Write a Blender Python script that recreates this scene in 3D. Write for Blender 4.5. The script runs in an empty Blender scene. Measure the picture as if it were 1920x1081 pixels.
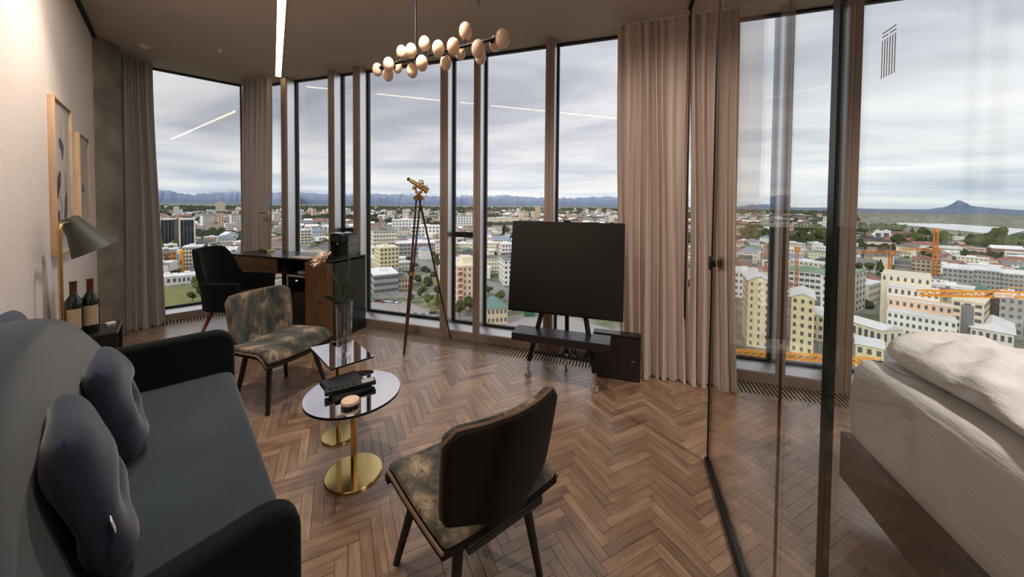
import bpy, bmesh, math, random
from mathutils import Vector, Matrix
random.seed(7)
R = math.radians
PI = math.pi
sc = bpy.context.scene
col = sc.collection

# ------------------------------------------------------------------ camera
CAM_H = 1.35
cam_data = bpy.data.cameras.new('camera')
cam = bpy.data.objects.new('camera', cam_data)
col.objects.link(cam)
cam_data.sensor_fit = 'HORIZONTAL'
cam_data.sensor_width = 36.0
cam_data.lens = 36.0 * 651.67 / 1920
cam_data.shift_x = 0.0
cam_data.shift_y = -(540.5 - 400.96) / 1920
cam_data.clip_start = 0.05
cam_data.clip_end = 60000
cam.location = (0, 0, CAM_H)
# level camera, yawed left of the room axis, tipped down 1.5 degrees, rolled half a degree
cam.rotation_euler = (Matrix.Rotation(R(18.4192), 3, 'Z') @ Matrix.Rotation(R(90 - 1.49875), 3, 'X')
                      @ Matrix.Rotation(R(0.48), 3, 'Z')).to_euler()
sc.camera = cam

# ------------------------------------------------------------------ view
sc.view_settings.view_transform = 'Standard'
sc.view_settings.look = 'None'
sc.view_settings.gamma = 1.0
sc.view_settings.use_curve_mapping = False
sc.view_settings.exposure = 0.0
try:
    sc.cycles.max_bounces = 10
    sc.cycles.diffuse_bounces = 4
    sc.cycles.glossy_bounces = 4
    sc.cycles.transparent_max_bounces = 24
    sc.cycles.transmission_bounces = 6
    sc.cycles.caustics_reflective = False
    sc.cycles.caustics_refractive = False
    sc.cycles.sample_clamp_indirect = 4.0
except Exception:
    pass


def lin(c):
    c = c / 255.0
    return c / 12.92 if c <= 0.04045 else ((c + 0.055) / 1.055) ** 2.4


def rgb(r, g, b):
    return (lin(r), lin(g), lin(b), 1.0)


# ------------------------------------------------------------------ sky
world = bpy.data.worlds.new('overcast_sky')
sc.world = world
world.use_nodes = True
nt = world.node_tree
nt.nodes.clear()


def N(tree, kind, **kw):
    n = tree.nodes.new(kind)
    for k, v in kw.items():
        setattr(n, k, v)
    return n


def mathn(tree, op, a=None, b=None, clamp=False):
    n = N(tree, 'ShaderNodeMath', operation=op)
    n.use_clamp = clamp
    for i, v in enumerate((a, b)):
        if v is None:
            continue
        if isinstance(v, (int, float)):
            n.inputs[i].default_value = v
        else:
            tree.links.new(v, n.inputs[i])
    return n.outputs[0]


def ramp(tree, fac, stops):
    n = N(tree, 'ShaderNodeValToRGB')
    e = n.color_ramp.elements
    while len(e) < len(stops):
        e.new(0.5)
    for i, (p, c) in enumerate(stops):
        e[i].position = p
        e[i].color = c if len(c) == 4 else (*c, 1)
    tree.links.new(fac, n.inputs[0])
    return n.outputs[0]


def mixc(tree, fac, a, b, blend='MIX'):
    n = N(tree, 'ShaderNodeMix', data_type='RGBA', blend_type=blend)
    for sock, v in ((n.inputs[0], fac), (n.inputs[6], a), (n.inputs[7], b)):
        if isinstance(v, (int, float)):
            sock.default_value = v
        elif isinstance(v, tuple):
            sock.default_value = v
        else:
            tree.links.new(v, sock)
    return n.outputs[2]


def build_sky():
    tc = N(nt, 'ShaderNodeTexCoord')
    sep = N(nt, 'ShaderNodeSeparateXYZ')
    nt.links.new(tc.outputs['Generated'], sep.inputs[0])
    zc = mathn(nt, 'ADD', mathn(nt, 'MAXIMUM', sep.outputs[2], 0.0), 0.16)   # a flat cloud deck seen from below
    comb = N(nt, 'ShaderNodeCombineXYZ')
    nt.links.new(mathn(nt, 'DIVIDE', sep.outputs[0], zc), comb.inputs[0])
    nt.links.new(mathn(nt, 'DIVIDE', sep.outputs[1], zc), comb.inputs[1])
    mp = N(nt, 'ShaderNodeMapping')
    nt.links.new(comb.outputs[0], mp.inputs[0])
    mp.inputs['Scale'].default_value = (0.75, 1.55, 1.0)
    mp.inputs['Rotation'].default_value = (0, 0, R(-22))
    mp.inputs['Location'].default_value = (3.1, 1.4, 0)
    n1 = N(nt, 'ShaderNodeTexNoise')
    n1.inputs['Scale'].default_value = 0.85
    n1.inputs['Detail'].default_value = 7
    n1.inputs['Roughness'].default_value = 0.52
    n1.inputs['Distortion'].default_value = 0.7
    nt.links.new(mp.outputs[0], n1.inputs['Vector'])
    n2 = N(nt, 'ShaderNodeTexNoise')
    n2.inputs['Scale'].default_value = 0.3
    n2.inputs['Detail'].default_value = 3
    nt.links.new(mp.outputs[0], n2.inputs['Vector'])
    f = mathn(nt, 'ADD', mathn(nt, 'MULTIPLY', n1.outputs[0], 0.65), mathn(nt, 'MULTIPLY', n2.outputs[0], 0.35))
    clouds = ramp(nt, f, [(0.30, rgb(148, 152, 163)), (0.42, rgb(178, 181, 190)), (0.52, rgb(206, 207, 212)),
                          (0.62, rgb(226, 226, 226)), (0.74, rgb(240, 238, 234))])
    # brighter towards +X
    side = mathn(nt, 'MULTIPLY_ADD', sep.outputs[0], 0.30)
    side.node.inputs[2].default_value = 1.08
    sclr = N(nt, 'ShaderNodeCombineXYZ')
    for i in range(3):
        nt.links.new(side, sclr.inputs[i])
    clouds = mixc(nt, 1.0, clouds, sclr.outputs[0], 'MULTIPLY')
    # streaky pale blue-white layer low over the horizon
    low = N(nt, 'ShaderNodeMapRange')
    low.inputs[1].default_value = 0.0
    low.inputs[2].default_value = 0.20
    low.inputs[3].default_value = 1.0
    low.inputs[4].default_value = 0.0
    nt.links.new(sep.outputs[2], low.inputs[0])
    mp2 = N(nt, 'ShaderNodeMapping')
    nt.links.new(tc.outputs['Generated'], mp2.inputs[0])
    mp2.inputs['Scale'].default_value = (2.2, 2.2, 34)
    n3 = N(nt, 'ShaderNodeTexNoise')
    n3.inputs['Scale'].default_value = 1.0
    n3.inputs['Detail'].default_value = 5
    nt.links.new(mp2.outputs[0], n3.inputs['Vector'])
    streak = ramp(nt, n3.outputs[0], [(0.34, rgb(172, 186, 202)), (0.47, rgb(204, 213, 222)), (0.56, rgb(232, 234, 234)), (0.68, rgb(238, 234, 228))])
    c = mixc(nt, mathn(nt, 'MULTIPLY', low.outputs[0], 0.85), clouds, streak)
    # below the horizon: dull ground light
    under = mathn(nt, 'LESS_THAN', sep.outputs[2], -0.003)
    c = mixc(nt, under, c, rgb(120, 122, 118))
    bg = N(nt, 'ShaderNodeBackground')
    bg.inputs[1].default_value = 1.32
    nt.links.new(c, bg.inputs[0])
    out = N(nt, 'ShaderNodeOutputWorld')
    nt.links.new(bg.outputs[0], out.inputs[0])


build_sky()


def light(name, kind, loc, energy, color, **kw):
    d = bpy.data.lights.new(name, kind)
    d.energy = energy
    d.color = color
    o = bpy.data.objects.new(name, d)
    o.location = loc
    for k, v in kw.items():
        if k == 'rot':
            o.rotation_euler = v
        else:
            setattr(d, k, v)
    col.objects.link(o)
    return o


# soft sun behind thin cloud, from behind the tower (lights the town, never enters the room)
sun = light('sun', 'SUN', (0, 0, 100), 2.5, (1.0, 0.97, 0.93), angle=R(25))
sun.rotation_euler = Vector((0.42, 0.72, -0.62)).to_track_quat('-Z', 'Y').to_euler()

L1 = Vector((math.sin(R(27.2063)), math.cos(R(27.2063)), 0))    # along the side facade, left to right
L2 = Vector((-L1.y, L1.x, 0))                                    # along the left wall, away from the camera
RL = math.atan2(L1.y, L1.x)


def LW(a, b, z=0.0):
    return Vector((L1.x * a + L2.x * b, L1.y * a + L2.y * b, z))


CEIL = 2.862
# spots added under the ceiling to brighten wall and room, without fixtures
WARM = (1.0, 0.89, 0.79)
for (a, b, e, dx) in ((0.22, 0.5, 40, -0.6), (0.22, 1.6, 58, -0.6), (0.12, 2.75, 98, -0.5)):
    p = LW(a, b, CEIL - 0.03)
    t = LW(a + dx, b, 1.2)
    s = light('wall_fill', 'SPOT', p, e, WARM, spot_size=R(110), spot_blend=0.9, shadow_soft_size=0.05)
    s.rotation_euler = (t - p).to_track_quat('-Z', 'Y').to_euler()
for (p, t, e, ang) in ((tuple(LW(-0.27, 2.6, CEIL - 0.03)), (-4.75, 2.25, 1.2), 85, 70), ((0.05, 1.6, CEIL - 0.03), (0.3, 3.0, 1.2), 95, 90), ((-1.2, 1.45, CEIL - 0.03), (-1.4, 2.7, 0.0), 120, 95),
                       ((2.0, 0.9, CEIL - 0.03), (1.5, 1.4, 0.5), 215, 120)):
    s = light('ceiling_fill', 'SPOT', p, e, WARM, spot_size=R(ang), spot_blend=1.0, shadow_soft_size=0.06)  # added fill for column, curtain, floor and bed, no fixture
    s.rotation_euler = (Vector(t) - Vector(p)).to_track_quat('-Z', 'Y').to_euler()

# ------------------------------------------------------------------ materials
MATS = {}


def principled(name):
    m = bpy.data.materials.new(name)
    m.use_nodes = True
    b = m.node_tree.nodes['Principled BSDF']
    MATS[name] = m
    return m, m.node_tree, b


def coords(t, scale=(1, 1, 1), kind='Object', rnd=False):
    tc = N(t, 'ShaderNodeTexCoord')
    mp = N(t, 'ShaderNodeMapping')
    mp.inputs['Scale'].default_value = scale
    t.links.new(tc.outputs[kind], mp.inputs[0])
    if rnd:
        oi = N(t, 'ShaderNodeObjectInfo')
        va = N(t, 'ShaderNodeVectorMath', operation='ADD')
        t.links.new(mp.outputs[0], va.inputs[0])
        t.links.new(mathn(t, 'MULTIPLY', oi.outputs['Random'], 37.0), va.inputs[1])
        return va.outputs[0]
    return mp.outputs[0]


def noise(t, vec, scale, detail=4, rough=0.5):
    n = N(t, 'ShaderNodeTexNoise')
    n.inputs['Scale'].default_value = scale
    n.inputs['Detail'].default_value = detail
    n.inputs['Roughness'].default_value = rough
    t.links.new(vec, n.inputs['Vector'])
    return n.outputs[0]


def bump(t, b, h, strength=0.2, dist=0.01):
    n = N(t, 'ShaderNodeBump')
    n.inputs['Strength'].default_value = strength
    n.inputs['Distance'].default_value = dist
    t.links.new(h, n.inputs['Height'])
    t.links.new(n.outputs[0], b.inputs['Normal'])


def flat(name, c, rough=0.6, metal=0.0, var=0.10, nscale=8.0, bmp=0.0, bscale=60, spec=0.5, coat=0.0, stretch=(1, 1, 1)):
    m, t, b = principled(name)
    v = coords(t, stretch)
    n = noise(t, v, nscale, 5)
    d = tuple(x * (1 - var) for x in c[:3]) + (1,)
    e = tuple(min(1, x * (1 + var)) for x in c[:3]) + (1,)
    t.links.new(ramp(t, n, [(0.3, d), (0.7, e)]), b.inputs['Base Color'])
    b.inputs['Roughness'].default_value = rough
    b.inputs['Metallic'].default_value = metal
    b.inputs['Specular IOR Level'].default_value = spec
    if coat:
        b.inputs['Coat Weight'].default_value = coat
        b.inputs['Coat Roughness'].default_value = 0.1
    if bmp:
        bump(t, b, noise(t, v, bscale, 3), bmp, 0.004)
    return m


def fabric(name, c, c2, scale=260, rough=0.95, blot=2.5, sheen=0.25):
    m, t, b = principled(name)
    v = coords(t)
    w = noise(t, v, scale, 2)
    g = noise(t, v, blot, 4)
    mixed = mathn(t, 'ADD', mathn(t, 'MULTIPLY', w, 0.6), mathn(t, 'MULTIPLY', g, 0.4))
    t.links.new(ramp(t, mixed, [(0.38, c), (0.62, c2)]), b.inputs['Base Color'])
    b.inputs['Roughness'].default_value = rough
    b.inputs['Sheen Weight'].default_value = sheen
    b.inputs['Sheen Roughness'].default_value = 0.5
    b.inputs['Specular IOR Level'].default_value = 0.15
    bump(t, b, w, 0.25, 0.002)
    return m


def arch_glass(name, tint, gloss=1.0, rough=0.0, base=0.04):
    m = bpy.data.materials.new(name)
    MATS[name] = m
    m.use_nodes = True
    t = m.node_tree
    t.nodes.clear()
    lw = N(t, 'ShaderNodeLayerWeight')
    lw.inputs[0].default_value = 0.5
    p = mathn(t, 'POWER', lw.outputs['Facing'], 5.0)
    f = mathn(t, 'MULTIPLY_ADD', p, 0.9 * gloss)
    f.node.inputs[2].default_value = base * gloss
    tr = N(t, 'ShaderNodeBsdfTransparent')
    tr.inputs[0].default_value = tint
    gl = N(t, 'ShaderNodeBsdfGlossy')
    gl.inputs['Roughness'].default_value = rough
    gl.inputs['Color'].default_value = (1, 1, 1, 1)
    mx = N(t, 'ShaderNodeMixShader')
    t.links.new(f, mx.inputs[0])
    t.links.new(tr.outputs[0], mx.inputs[1])
    t.links.new(gl.outputs[0], mx.inputs[2])
    o = N(t, 'ShaderNodeOutputMaterial')
    t.links.new(mx.outputs[0], o.inputs[0])
    return m


def wood_nodes(t, b, vec, rnd, dark, mid, light_c, rough, var=0.5):
    va = N(t, 'ShaderNodeVectorMath', operation='ADD')
    t.links.new(vec, va.inputs[0])
    t.links.new(mathn(t, 'MULTIPLY', rnd, 53.0), va.inputs[1])
    mp = N(t, 'ShaderNodeMapping')
    mp.inputs['Scale'].default_value = (6, 70, 6)
    t.links.new(va.outputs[0], mp.inputs[0])
    g = noise(t, mp.outputs[0], 1.0, 6, 0.6)
    mp2 = N(t, 'ShaderNodeMapping')
    mp2.inputs['Scale'].default_value = (5, 22, 5)
    t.links.new(va.outputs[0], mp2.inputs[0])
    g2 = noise(t, mp2.outputs[0], 1.0, 3, 0.5)
    gg = mathn(t, 'ADD', mathn(t, 'MULTIPLY', g, 0.6), mathn(t, 'MULTIPLY', g2, 0.4))
    shift = mathn(t, 'ADD', gg, mathn(t, 'MULTIPLY', mathn(t, 'SUBTRACT', rnd, 0.5), var))
    t.links.new(ramp(t, shift, [(0.25, dark), (0.5, mid), (0.78, light_c)]), b.inputs['Base Color'])
    rr = mathn(t, 'MULTIPLY_ADD', g, 0.18)
    rr.node.inputs[2].default_value = rough - 0.09
    t.links.new(rr, b.inputs['Roughness'])
    bump(t, b, g, 0.16, 0.002)


def plank_mat(name, island):
    m, t, b = principled(name)
    tc = N(t, 'ShaderNodeTexCoord')
    if island:
        gi = N(t, 'ShaderNodeNewGeometry')
        rnd = gi.outputs['Random Per Island']
    else:
        oi = N(t, 'ShaderNodeObjectInfo')
        rnd = oi.outputs['Random']
    wood_nodes(t, b, tc.outputs['UV'], rnd, rgb(92, 70, 56), rgb(136, 107, 85), rgb(176, 144, 116), 0.30, 0.24)
    b.inputs['Specular IOR Level'].default_value = 0.6
    b.inputs['Coat Weight'].default_value = 1.0
    b.inputs['Coat Roughness'].default_value = 0.28
    return m


def wood(name, dark, mid, light_c, rough=0.4, rot=(0, 0, 0)):
    m, t, b = principled(name)
    tc = N(t, 'ShaderNodeTexCoord')
    mp = N(t, 'ShaderNodeMapping')
    mp.inputs['Rotation'].default_value = rot
    t.links.new(tc.outputs['Object'], mp.inputs[0])
    v = N(t, 'ShaderNodeValue')
    v.outputs[0].default_value = 0.5
    wood_nodes(t, b, mp.outputs[0], v.outputs[0], dark, mid, light_c, rough)
    return m


plank_mat('oak_plank', False)
plank_mat('oak_plank_field', True)
flat('wall_paint', rgb(226, 214, 206), 0.75, var=0.03, nscale=30, bmp=0.35, bscale=140)
flat('ceiling_paint', rgb(188, 174, 165), 0.85, var=0.03, nscale=3)
flat('black_gap', rgb(24, 20, 18), 0.7)
flat('concrete', rgb(128, 122, 112), 0.8, var=0.30, nscale=5, bmp=0.3, bscale=40)
flat('brown_cap', rgb(146, 128, 117), 0.45, var=0.10, nscale=3, stretch=(30, 30, 0.6))  # brown front colour, apart from the white body behind it
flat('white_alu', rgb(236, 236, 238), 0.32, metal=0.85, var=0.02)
flat('gasket', rgb(14, 16, 22), 0.5)
arch_glass('window_glass', (0.985, 0.985, 0.985, 1), 1.0)
arch_glass('partition_glass', (0.972, 0.984, 0.972, 1), 1.1)
flat('glass_edge', rgb(10, 30, 22), 0.25)
flat('black_steel', rgb(22, 20, 19), 0.45, metal=0.3)
flat('grille_metal', rgb(176, 156, 136), 0.35, metal=0.6)
flat('strip_metal', rgb(200, 190, 180), 0.4)


def emitter(name, c, s):
    m, t, b = principled(name)
    b.inputs['Base Color'].default_value = c
    b.inputs['Emission Color'].default_value = c
    b.inputs['Emission Strength'].default_value = s
    return m


emitter('strip_diffuser', (1.0, 0.76, 0.46, 1), 8.0)

# fabrics, woods, metals of the furniture
fabric('sofa_cloth', rgb(27, 35, 41), rgb(48, 59, 67), 420)
fabric('sofa_arm_cloth', rgb(9, 13, 13), rgb(19, 25, 25), 420, sheen=0.04)
fabric('cushion_cloth', rgb(30, 36, 52), rgb(48, 57, 78), 380, blot=4)
fabric('black_cloth', rgb(9, 11, 10), rgb(19, 21, 20), 320, sheen=0.04)
fabric('brown_cloth', rgb(22, 19, 15), rgb(35, 30, 25), 320, sheen=0.05)
flat('dark_leg', rgb(26, 22, 20), 0.45)
flat('red_wood_leg', rgb(128, 68, 52), 0.45, var=0.2)
flat('pipe_brown', rgb(112, 88, 66), 0.7)
flat('brass', rgb(216, 190, 128), 0.16, metal=1.0, var=0.04)
flat('brass_old', rgb(196, 158, 104), 0.28, metal=1.0, var=0.12, nscale=20)
flat('mirror_top', rgb(232, 226, 228), 0.02, metal=1.0, var=0.01)
flat('mirror_edge', rgb(20, 18, 18), 0.3)
flat('black_plastic', rgb(14, 14, 15), 0.4)
flat('black_gloss', rgb(12, 11, 10), 0.12)
flat('screen', rgb(19, 17, 13), 0.32, var=0.02)
flat('chrome', rgb(205, 205, 208), 0.12, metal=1.0, var=0.02)
flat('desk_black', rgb(34, 30, 30), 0.28)
flat('tripod_wood', rgb(72, 40, 34), 0.35, var=0.25, nscale=12)
flat('shade_green', rgb(58, 62, 54), 0.5)
flat('frame_oak', rgb(200, 166, 132), 0.55, var=0.12, nscale=5, stretch=(12, 12, 1.5))
flat('white_sheet', rgb(222, 212, 206), 0.9, var=0.02, bmp=0.1, bscale=30)
flat('bed_black', rgb(13, 13, 13), 0.5, var=0.15)
flat('white_plastic', rgb(214, 210, 204), 0.5, var=0.02)
flat('paper', rgb(224, 220, 214), 0.8, var=0.02)
flat('label_paper', rgb(206, 182, 150), 0.7, var=0.08, nscale=40)
flat('ink_grey', rgb(120, 116, 120), 0.8)
flat('etch', rgb(168, 168, 170), 0.8)
flat('ink_violet', rgb(92, 78, 98), 0.8, var=0.25, nscale=60)
flat('ink_slate', rgb(66, 70, 76), 0.8, var=0.25, nscale=60)
flat('ink_ochre', rgb(176, 164, 110), 0.8, var=0.2, nscale=60)
flat('print_paper', rgb(206, 196, 184), 0.6, var=0.03)
flat('navy_card', rgb(48, 42, 82), 0.5)
flat('foil_red', rgb(122, 52, 38), 0.4)
flat('foil_brown', rgb(96, 56, 42), 0.4)
flat('bottle_glass', rgb(16, 34, 22), 0.08, coat=0.6)
flat('petal', rgb(230, 208, 188), 0.8, var=0.15, nscale=40)
flat('leaf_dark', rgb(42, 58, 34), 0.6, var=0.25, nscale=30)
flat('tin_wood', rgb(206, 178, 150), 0.5, var=0.12, nscale=40)
flat('fridge_grey', rgb(150, 148, 142), 0.4)
flat('dark_glass', rgb(16, 17, 20), 0.08)
emitter('blue_led', (0.25, 0.3, 1.0, 1), 2.0)
wood('desk_wood', rgb(62, 42, 30), rgb(102, 72, 48), rgb(140, 102, 70), 0.38, (R(90), 0, R(90)))
wood('desk_apron_wood', rgb(62, 42, 30), rgb(100, 70, 46), rgb(136, 98, 66), 0.38, (R(90), 0, 0))
arch_glass('vase_glass', (0.975, 0.985, 0.985, 1), 1.6, base=0.09)
arch_glass('print_glass', (0.98, 0.98, 0.98, 1), 0.2)


def curtain_mat(name, c, trans):
    m = bpy.data.materials.new(name)
    MATS[name] = m
    m.use_nodes = True
    t = m.node_tree
    t.nodes.clear()
    v = coords(t, (1, 1, 1))
    w = noise(t, v, 300, 2)
    d = tuple(x * 0.88 for x in c[:3]) + (1,)
    cc = ramp(t, w, [(0.3, d), (0.7, c)])
    a = N(t, 'ShaderNodeBsdfDiffuse')
    b = N(t, 'ShaderNodeBsdfTranslucent')
    t.links.new(cc, a.inputs[0])
    t.links.new(cc, b.inputs[0])
    mx = N(t, 'ShaderNodeMixShader')
    mx.inputs[0].default_value = trans
    t.links.new(a.outputs[0], mx.inputs[1])
    t.links.new(b.outputs[0], mx.inputs[2])
    o = N(t, 'ShaderNodeOutputMaterial')
    t.links.new(mx.outputs[0], o.inputs[0])


curtain_mat('curtain_taupe', rgb(230, 212, 200), 0.33)
curtain_mat('curtain_grey', rgb(206, 198, 194), 0.33)


def camo():
    m, t, b = principled('camo_cloth')
    v = coords(t, (1, 1, 0.45))
    n1 = noise(t, v, 7, 6, 0.62)
    n2 = noise(t, v, 13, 6, 0.7)
    base = ramp(t, n1, [(0.36, rgb(42, 48, 47)), (0.46, rgb(76, 76, 72)), (0.53, rgb(106, 94, 80)), (0.63, rgb(158, 142, 122)), (0.73, rgb(104, 72, 56))])
    spots = ramp(t, n2, [(0.55, (0, 0, 0, 1)), (0.60, (1, 1, 1, 1))])
    c = mixc(t, mathn(t, 'MULTIPLY', spots, 0.75), base, rgb(48, 44, 40))
    t.links.new(c, b.inputs['Base Color'])
    b.inputs['Roughness'].default_value = 0.95
    b.inputs['Specular IOR Level'].default_value = 0.15
    b.inputs['Sheen Weight'].default_value = 0.15
    bump(t, b, noise(t, v, 240, 2), 0.25, 0.002)


camo()


# ------------------------------------------------------------------ mesh builder
class MB:
    def __init__(self):
        self.v = []
        self.f = []
        self.uv = {}

    def add(self, vs, fs):
        o = len(self.v)
        self.v += [tuple(p) for p in vs]
        self.f += [tuple(i + o for i in f) for f in fs]
        return self

    def box(self, x0, x1, y0, y1, z0, z1, M=None):
        vs = [Vector((x, y, z)) for z in (z0, z1) for y in (y0, y1) for x in (x0, x1)]
        if M:
            vs = [M @ p for p in vs]
        return self.add(vs, [(0, 2, 3, 1), (4, 5, 7, 6), (0, 1, 5, 4), (2, 6, 7, 3), (0, 4, 6, 2), (1, 3, 7, 5)])

    def tube(self, p0, p1, r0, r1=None, n=12):
        return self.path([p0, p1], [r0, r0 if r1 is None else r1], n)

    def path(self, pts, rs, n=10, cap=True):
        pts = [Vector(p) for p in pts]
        if isinstance(rs, (int, float)):
            rs = [rs] * len(pts)
        d = (pts[1] - pts[0]).normalized()
        a = d.orthogonal().normalized()
        vs = []
        for i, p in enumerate(pts):
            if i == 0:
                t = pts[1] - p
            elif i == len(pts) - 1:
                t = p - pts[i - 1]
            else:
                t = (pts[i + 1] - p).normalized() + (p - pts[i - 1]).normalized()
            t.normalize()
            a = (a - t * a.dot(t)).normalized()
            b = t.cross(a)
            for k in range(n):
                th = 2 * PI * k / n
                vs.append(p + (a * math.cos(th) + b * math.sin(th)) * rs[i])
        fs = []
        for i in range(len(pts) - 1):
            for k in range(n):
                k2 = (k + 1) % n
                fs.append((i * n + k, i * n + k2, (i + 1) * n + k2, (i + 1) * n + k))
        if cap:
            fs.append(tuple(range(n - 1, -1, -1)))
            fs.append(tuple((len(pts) - 1) * n + k for k in range(n)))
        return self.add(vs, fs)

    def lathe(self, prof, n=24, M=None, sx=1.0, sy=1.0):
        vs, fs = [], []
        for r, z in prof:
            for k in range(n):
                th = 2 * PI * k / n
                vs.append(Vector((r * sx * math.cos(th), r * sy * math.sin(th), z)))
        for i in range(len(prof) - 1):
            for k in range(n):
                k2 = (k + 1) % n
                fs.append((i * n + k, i * n + k2, (i + 1) * n + k2, (i + 1) * n + k))
        if prof[0][0] > 1e-6:
            fs.append(tuple(range(n - 1, -1, -1)))
        if prof[-1][0] > 1e-6:
            fs.append(tuple((len(prof) - 1) * n + k for k in range(n)))
        if M:
            vs = [M @ p for p in vs]
        return self.add(vs, fs)

    def ball(self, c, rx, ry=None, rz=None, n=16, m=10, M=None):
        ry = rx if ry is None else ry
        rz = rx if rz is None else rz
        prof = []
        vs, fs = [], []
        for i in range(m + 1):
            ph = -PI / 2 + PI * i / m
            for k in range(n):
                th = 2 * PI * k / n
                vs.append(Vector((rx * math.cos(ph) * math.cos(th), ry * math.cos(ph) * math.sin(th), rz * math.sin(ph))))
        for i in range(m):
            for k in range(n):
                k2 = (k + 1) % n
                fs.append((i * n + k, i * n + k2, (i + 1) * n + k2, (i + 1) * n + k))
        if M:
            vs = [M @ p for p in vs]
        c = Vector(c)
        return self.add([p + c for p in vs], fs)

    def prism(self, poly, a0, a1, axis='z', M=None):
        """poly in the plane across the axis: z -> (x, y), y -> (x, z), x -> (y, z)"""
        n = len(poly)

        def P(p, a):
            return Vector((p[0], p[1], a)) if axis == 'z' else Vector((p[0], a, p[1])) if axis == 'y' else Vector((a, p[0], p[1]))
        vs = [P(p, a0) for p in poly] + [P(p, a1) for p in poly]
        if M:
            vs = [M @ p for p in vs]
        fs = [tuple(range(n - 1, -1, -1)), tuple(range(n, 2 * n))]
        fs += [(i, (i + 1) % n, n + (i + 1) % n, n + i) for i in range(n)]
        return self.add(vs, fs)

    def grid(self, fn, nu, nv):
        vs = [Vector(fn(i / nu, j / nv)) for j in range(nv + 1) for i in range(nu + 1)]
        fs = [(j * (nu + 1) + i, j * (nu + 1) + i + 1, (j + 1) * (nu + 1) + i + 1, (j + 1) * (nu + 1) + i)
              for j in range(nv) for i in range(nu)]
        return self.add(vs, fs)

    def sheet(self, fn, nu, nv, th):
        """closed thin slab around the surface fn(u, v)"""
        g = [[Vector(fn(i / nu, j / nv)) for i in range(nu + 1)] for j in range(nv + 1)]
        vs = []
        for s in (0.5, -0.5):
            for j in range(nv + 1):
                for i in range(nu + 1):
                    du = g[j][min(i + 1, nu)] - g[j][max(i - 1, 0)]
                    dv = g[min(j + 1, nv)][i] - g[max(j - 1, 0)][i]
                    nn = du.cross(dv)
                    nn = nn.normalized() if nn.length > 1e-9 else Vector((0, 0, 1))
                    vs.append(g[j][i] + nn * th * s)
        w = nu + 1
        k = w * (nv + 1)
        fs = []
        for j in range(nv):
            for i in range(nu):
                a = j * w + i
                fs.append((a, a + 1, a + w + 1, a + w))
                fs.append((k + a, k + a + w, k + a + w + 1, k + a + 1))
        for i in range(nu):
            fs.append((i, k + i, k + i + 1, i + 1))
            a = nv * w + i
            fs.append((a, a + 1, k + a + 1, k + a))
        for j in range(nv):
            a = j * w
            fs.append((a, a + w, k + a + w, k + a))
            a = j * w + nu
            fs.append((a, k + a, k + a + w, a + w))
        return self.add(vs, fs)

    def mesh(self, name, mat, smooth=False, weld=False):
        me = bpy.data.meshes.new(name)
        me.from_pydata(self.v, [], self.f)
        bm = bmesh.new()
        bm.from_mesh(me)
        if weld:
            bmesh.ops.remove_doubles(bm, verts=bm.verts, dist=2e-5)
        bmesh.ops.recalc_face_normals(bm, faces=bm.faces)
        bm.to_mesh(me)
        bm.free()
        if smooth:
            me.polygons.foreach_set('use_smooth', [True] * len(me.polygons))
        if smooth and not weld:
            try:
                me.set_sharp_from_angle(angle=R(38))
            except Exception:
                pass
        if mat:
            me.materials.append(MATS[mat])
        return me

    def build(self, name, mat, parent=None, smooth=False, bevel=0.0, seg=2, loc=None, weld=False):
        o = bpy.data.objects.new(name, self.mesh(name, mat, smooth, weld))
        col.objects.link(o)
        if parent:
            o.parent = parent
        if loc is not None:
            o.location = loc
        if bevel:
            b = o.modifiers.new('edge', 'BEVEL')
            b.width = bevel
            b.segments = seg
            b.limit_method = 'ANGLE'
            b.angle_limit = R(40)
        return o


def tag(o, label=None, cat=None, group=None, kind=None):
    for k, v in (('label', label), ('category', cat), ('group', group), ('kind', kind)):
        if v:
            o[k] = v
    return o


def thing(name, label=None, cat=None, loc=(0, 0, 0), rotz=0.0, group=None, kind=None):
    o = bpy.data.objects.new(name, None)
    o.empty_display_size = 0.1
    col.objects.link(o)
    o.location = loc
    o.rotation_euler = (0, 0, rotz)
    return tag(o, label, cat, group, kind)


def part(name, mesh, parent, loc=None, rot=None, scale=None):
    o = bpy.data.objects.new(name, mesh)
    col.objects.link(o)
    o.parent = parent
    if loc is not None:
        o.location = loc
    if rot is not None:
        o.rotation_euler = rot
    if scale is not None:
        o.scale = scale
    return o


def struct(o):
    o['kind'] = 'structure'
    return o


def subsurf(o, lv=2):
    m = o.modifiers.new('smooth', 'SUBSURF')
    m.levels = lv
    m.render_levels = lv
    return o


def rrect(x0, x1, y0, y1, r, n=6):
    """rounded rectangle outline; r = (bl, br, tr, tl) or a number"""
    if isinstance(r, (int, float)):
        r = (r, r, r, r)
    out = []
    for (cx, cy, a0, q) in ((x0, y0, 180, r[0]), (x1, y0, 270, r[1]), (x1, y1, 0, r[2]), (x0, y1, 90, r[3])):
        sx = q if cx == x0 else -q
        sy = q if cy == y0 else -q
        if q < 1e-5:
            out.append((cx, cy))
            continue
        for k in range(n + 1):
            a = R(a0 + 90 * k / n)
            out.append((cx + sx + q * math.cos(a), cy + sy + q * math.sin(a)))
    return out


def MT(x, y, z, rz=0, rx=0, ry=0):
    return Matrix.Translation((x, y, z)) @ Matrix.Rotation(rz, 4, 'Z') @ Matrix.Rotation(ry, 4, 'Y') @ Matrix.Rotation(rx, 4, 'X')


# ------------------------------------------------------------------ the setting
YF = 3.129            # inner face of the main facade
YG = 3.272            # its glass
SF = 5.54             # inner face of the side facade (distance along the left wall)
SG = SF + 0.14
XR = 3.4              # right end of the room


def side_x(y, s):
    """X where the line L2 = s crosses Y = y"""
    return (s - L2.y * y) / L2.x


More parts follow.
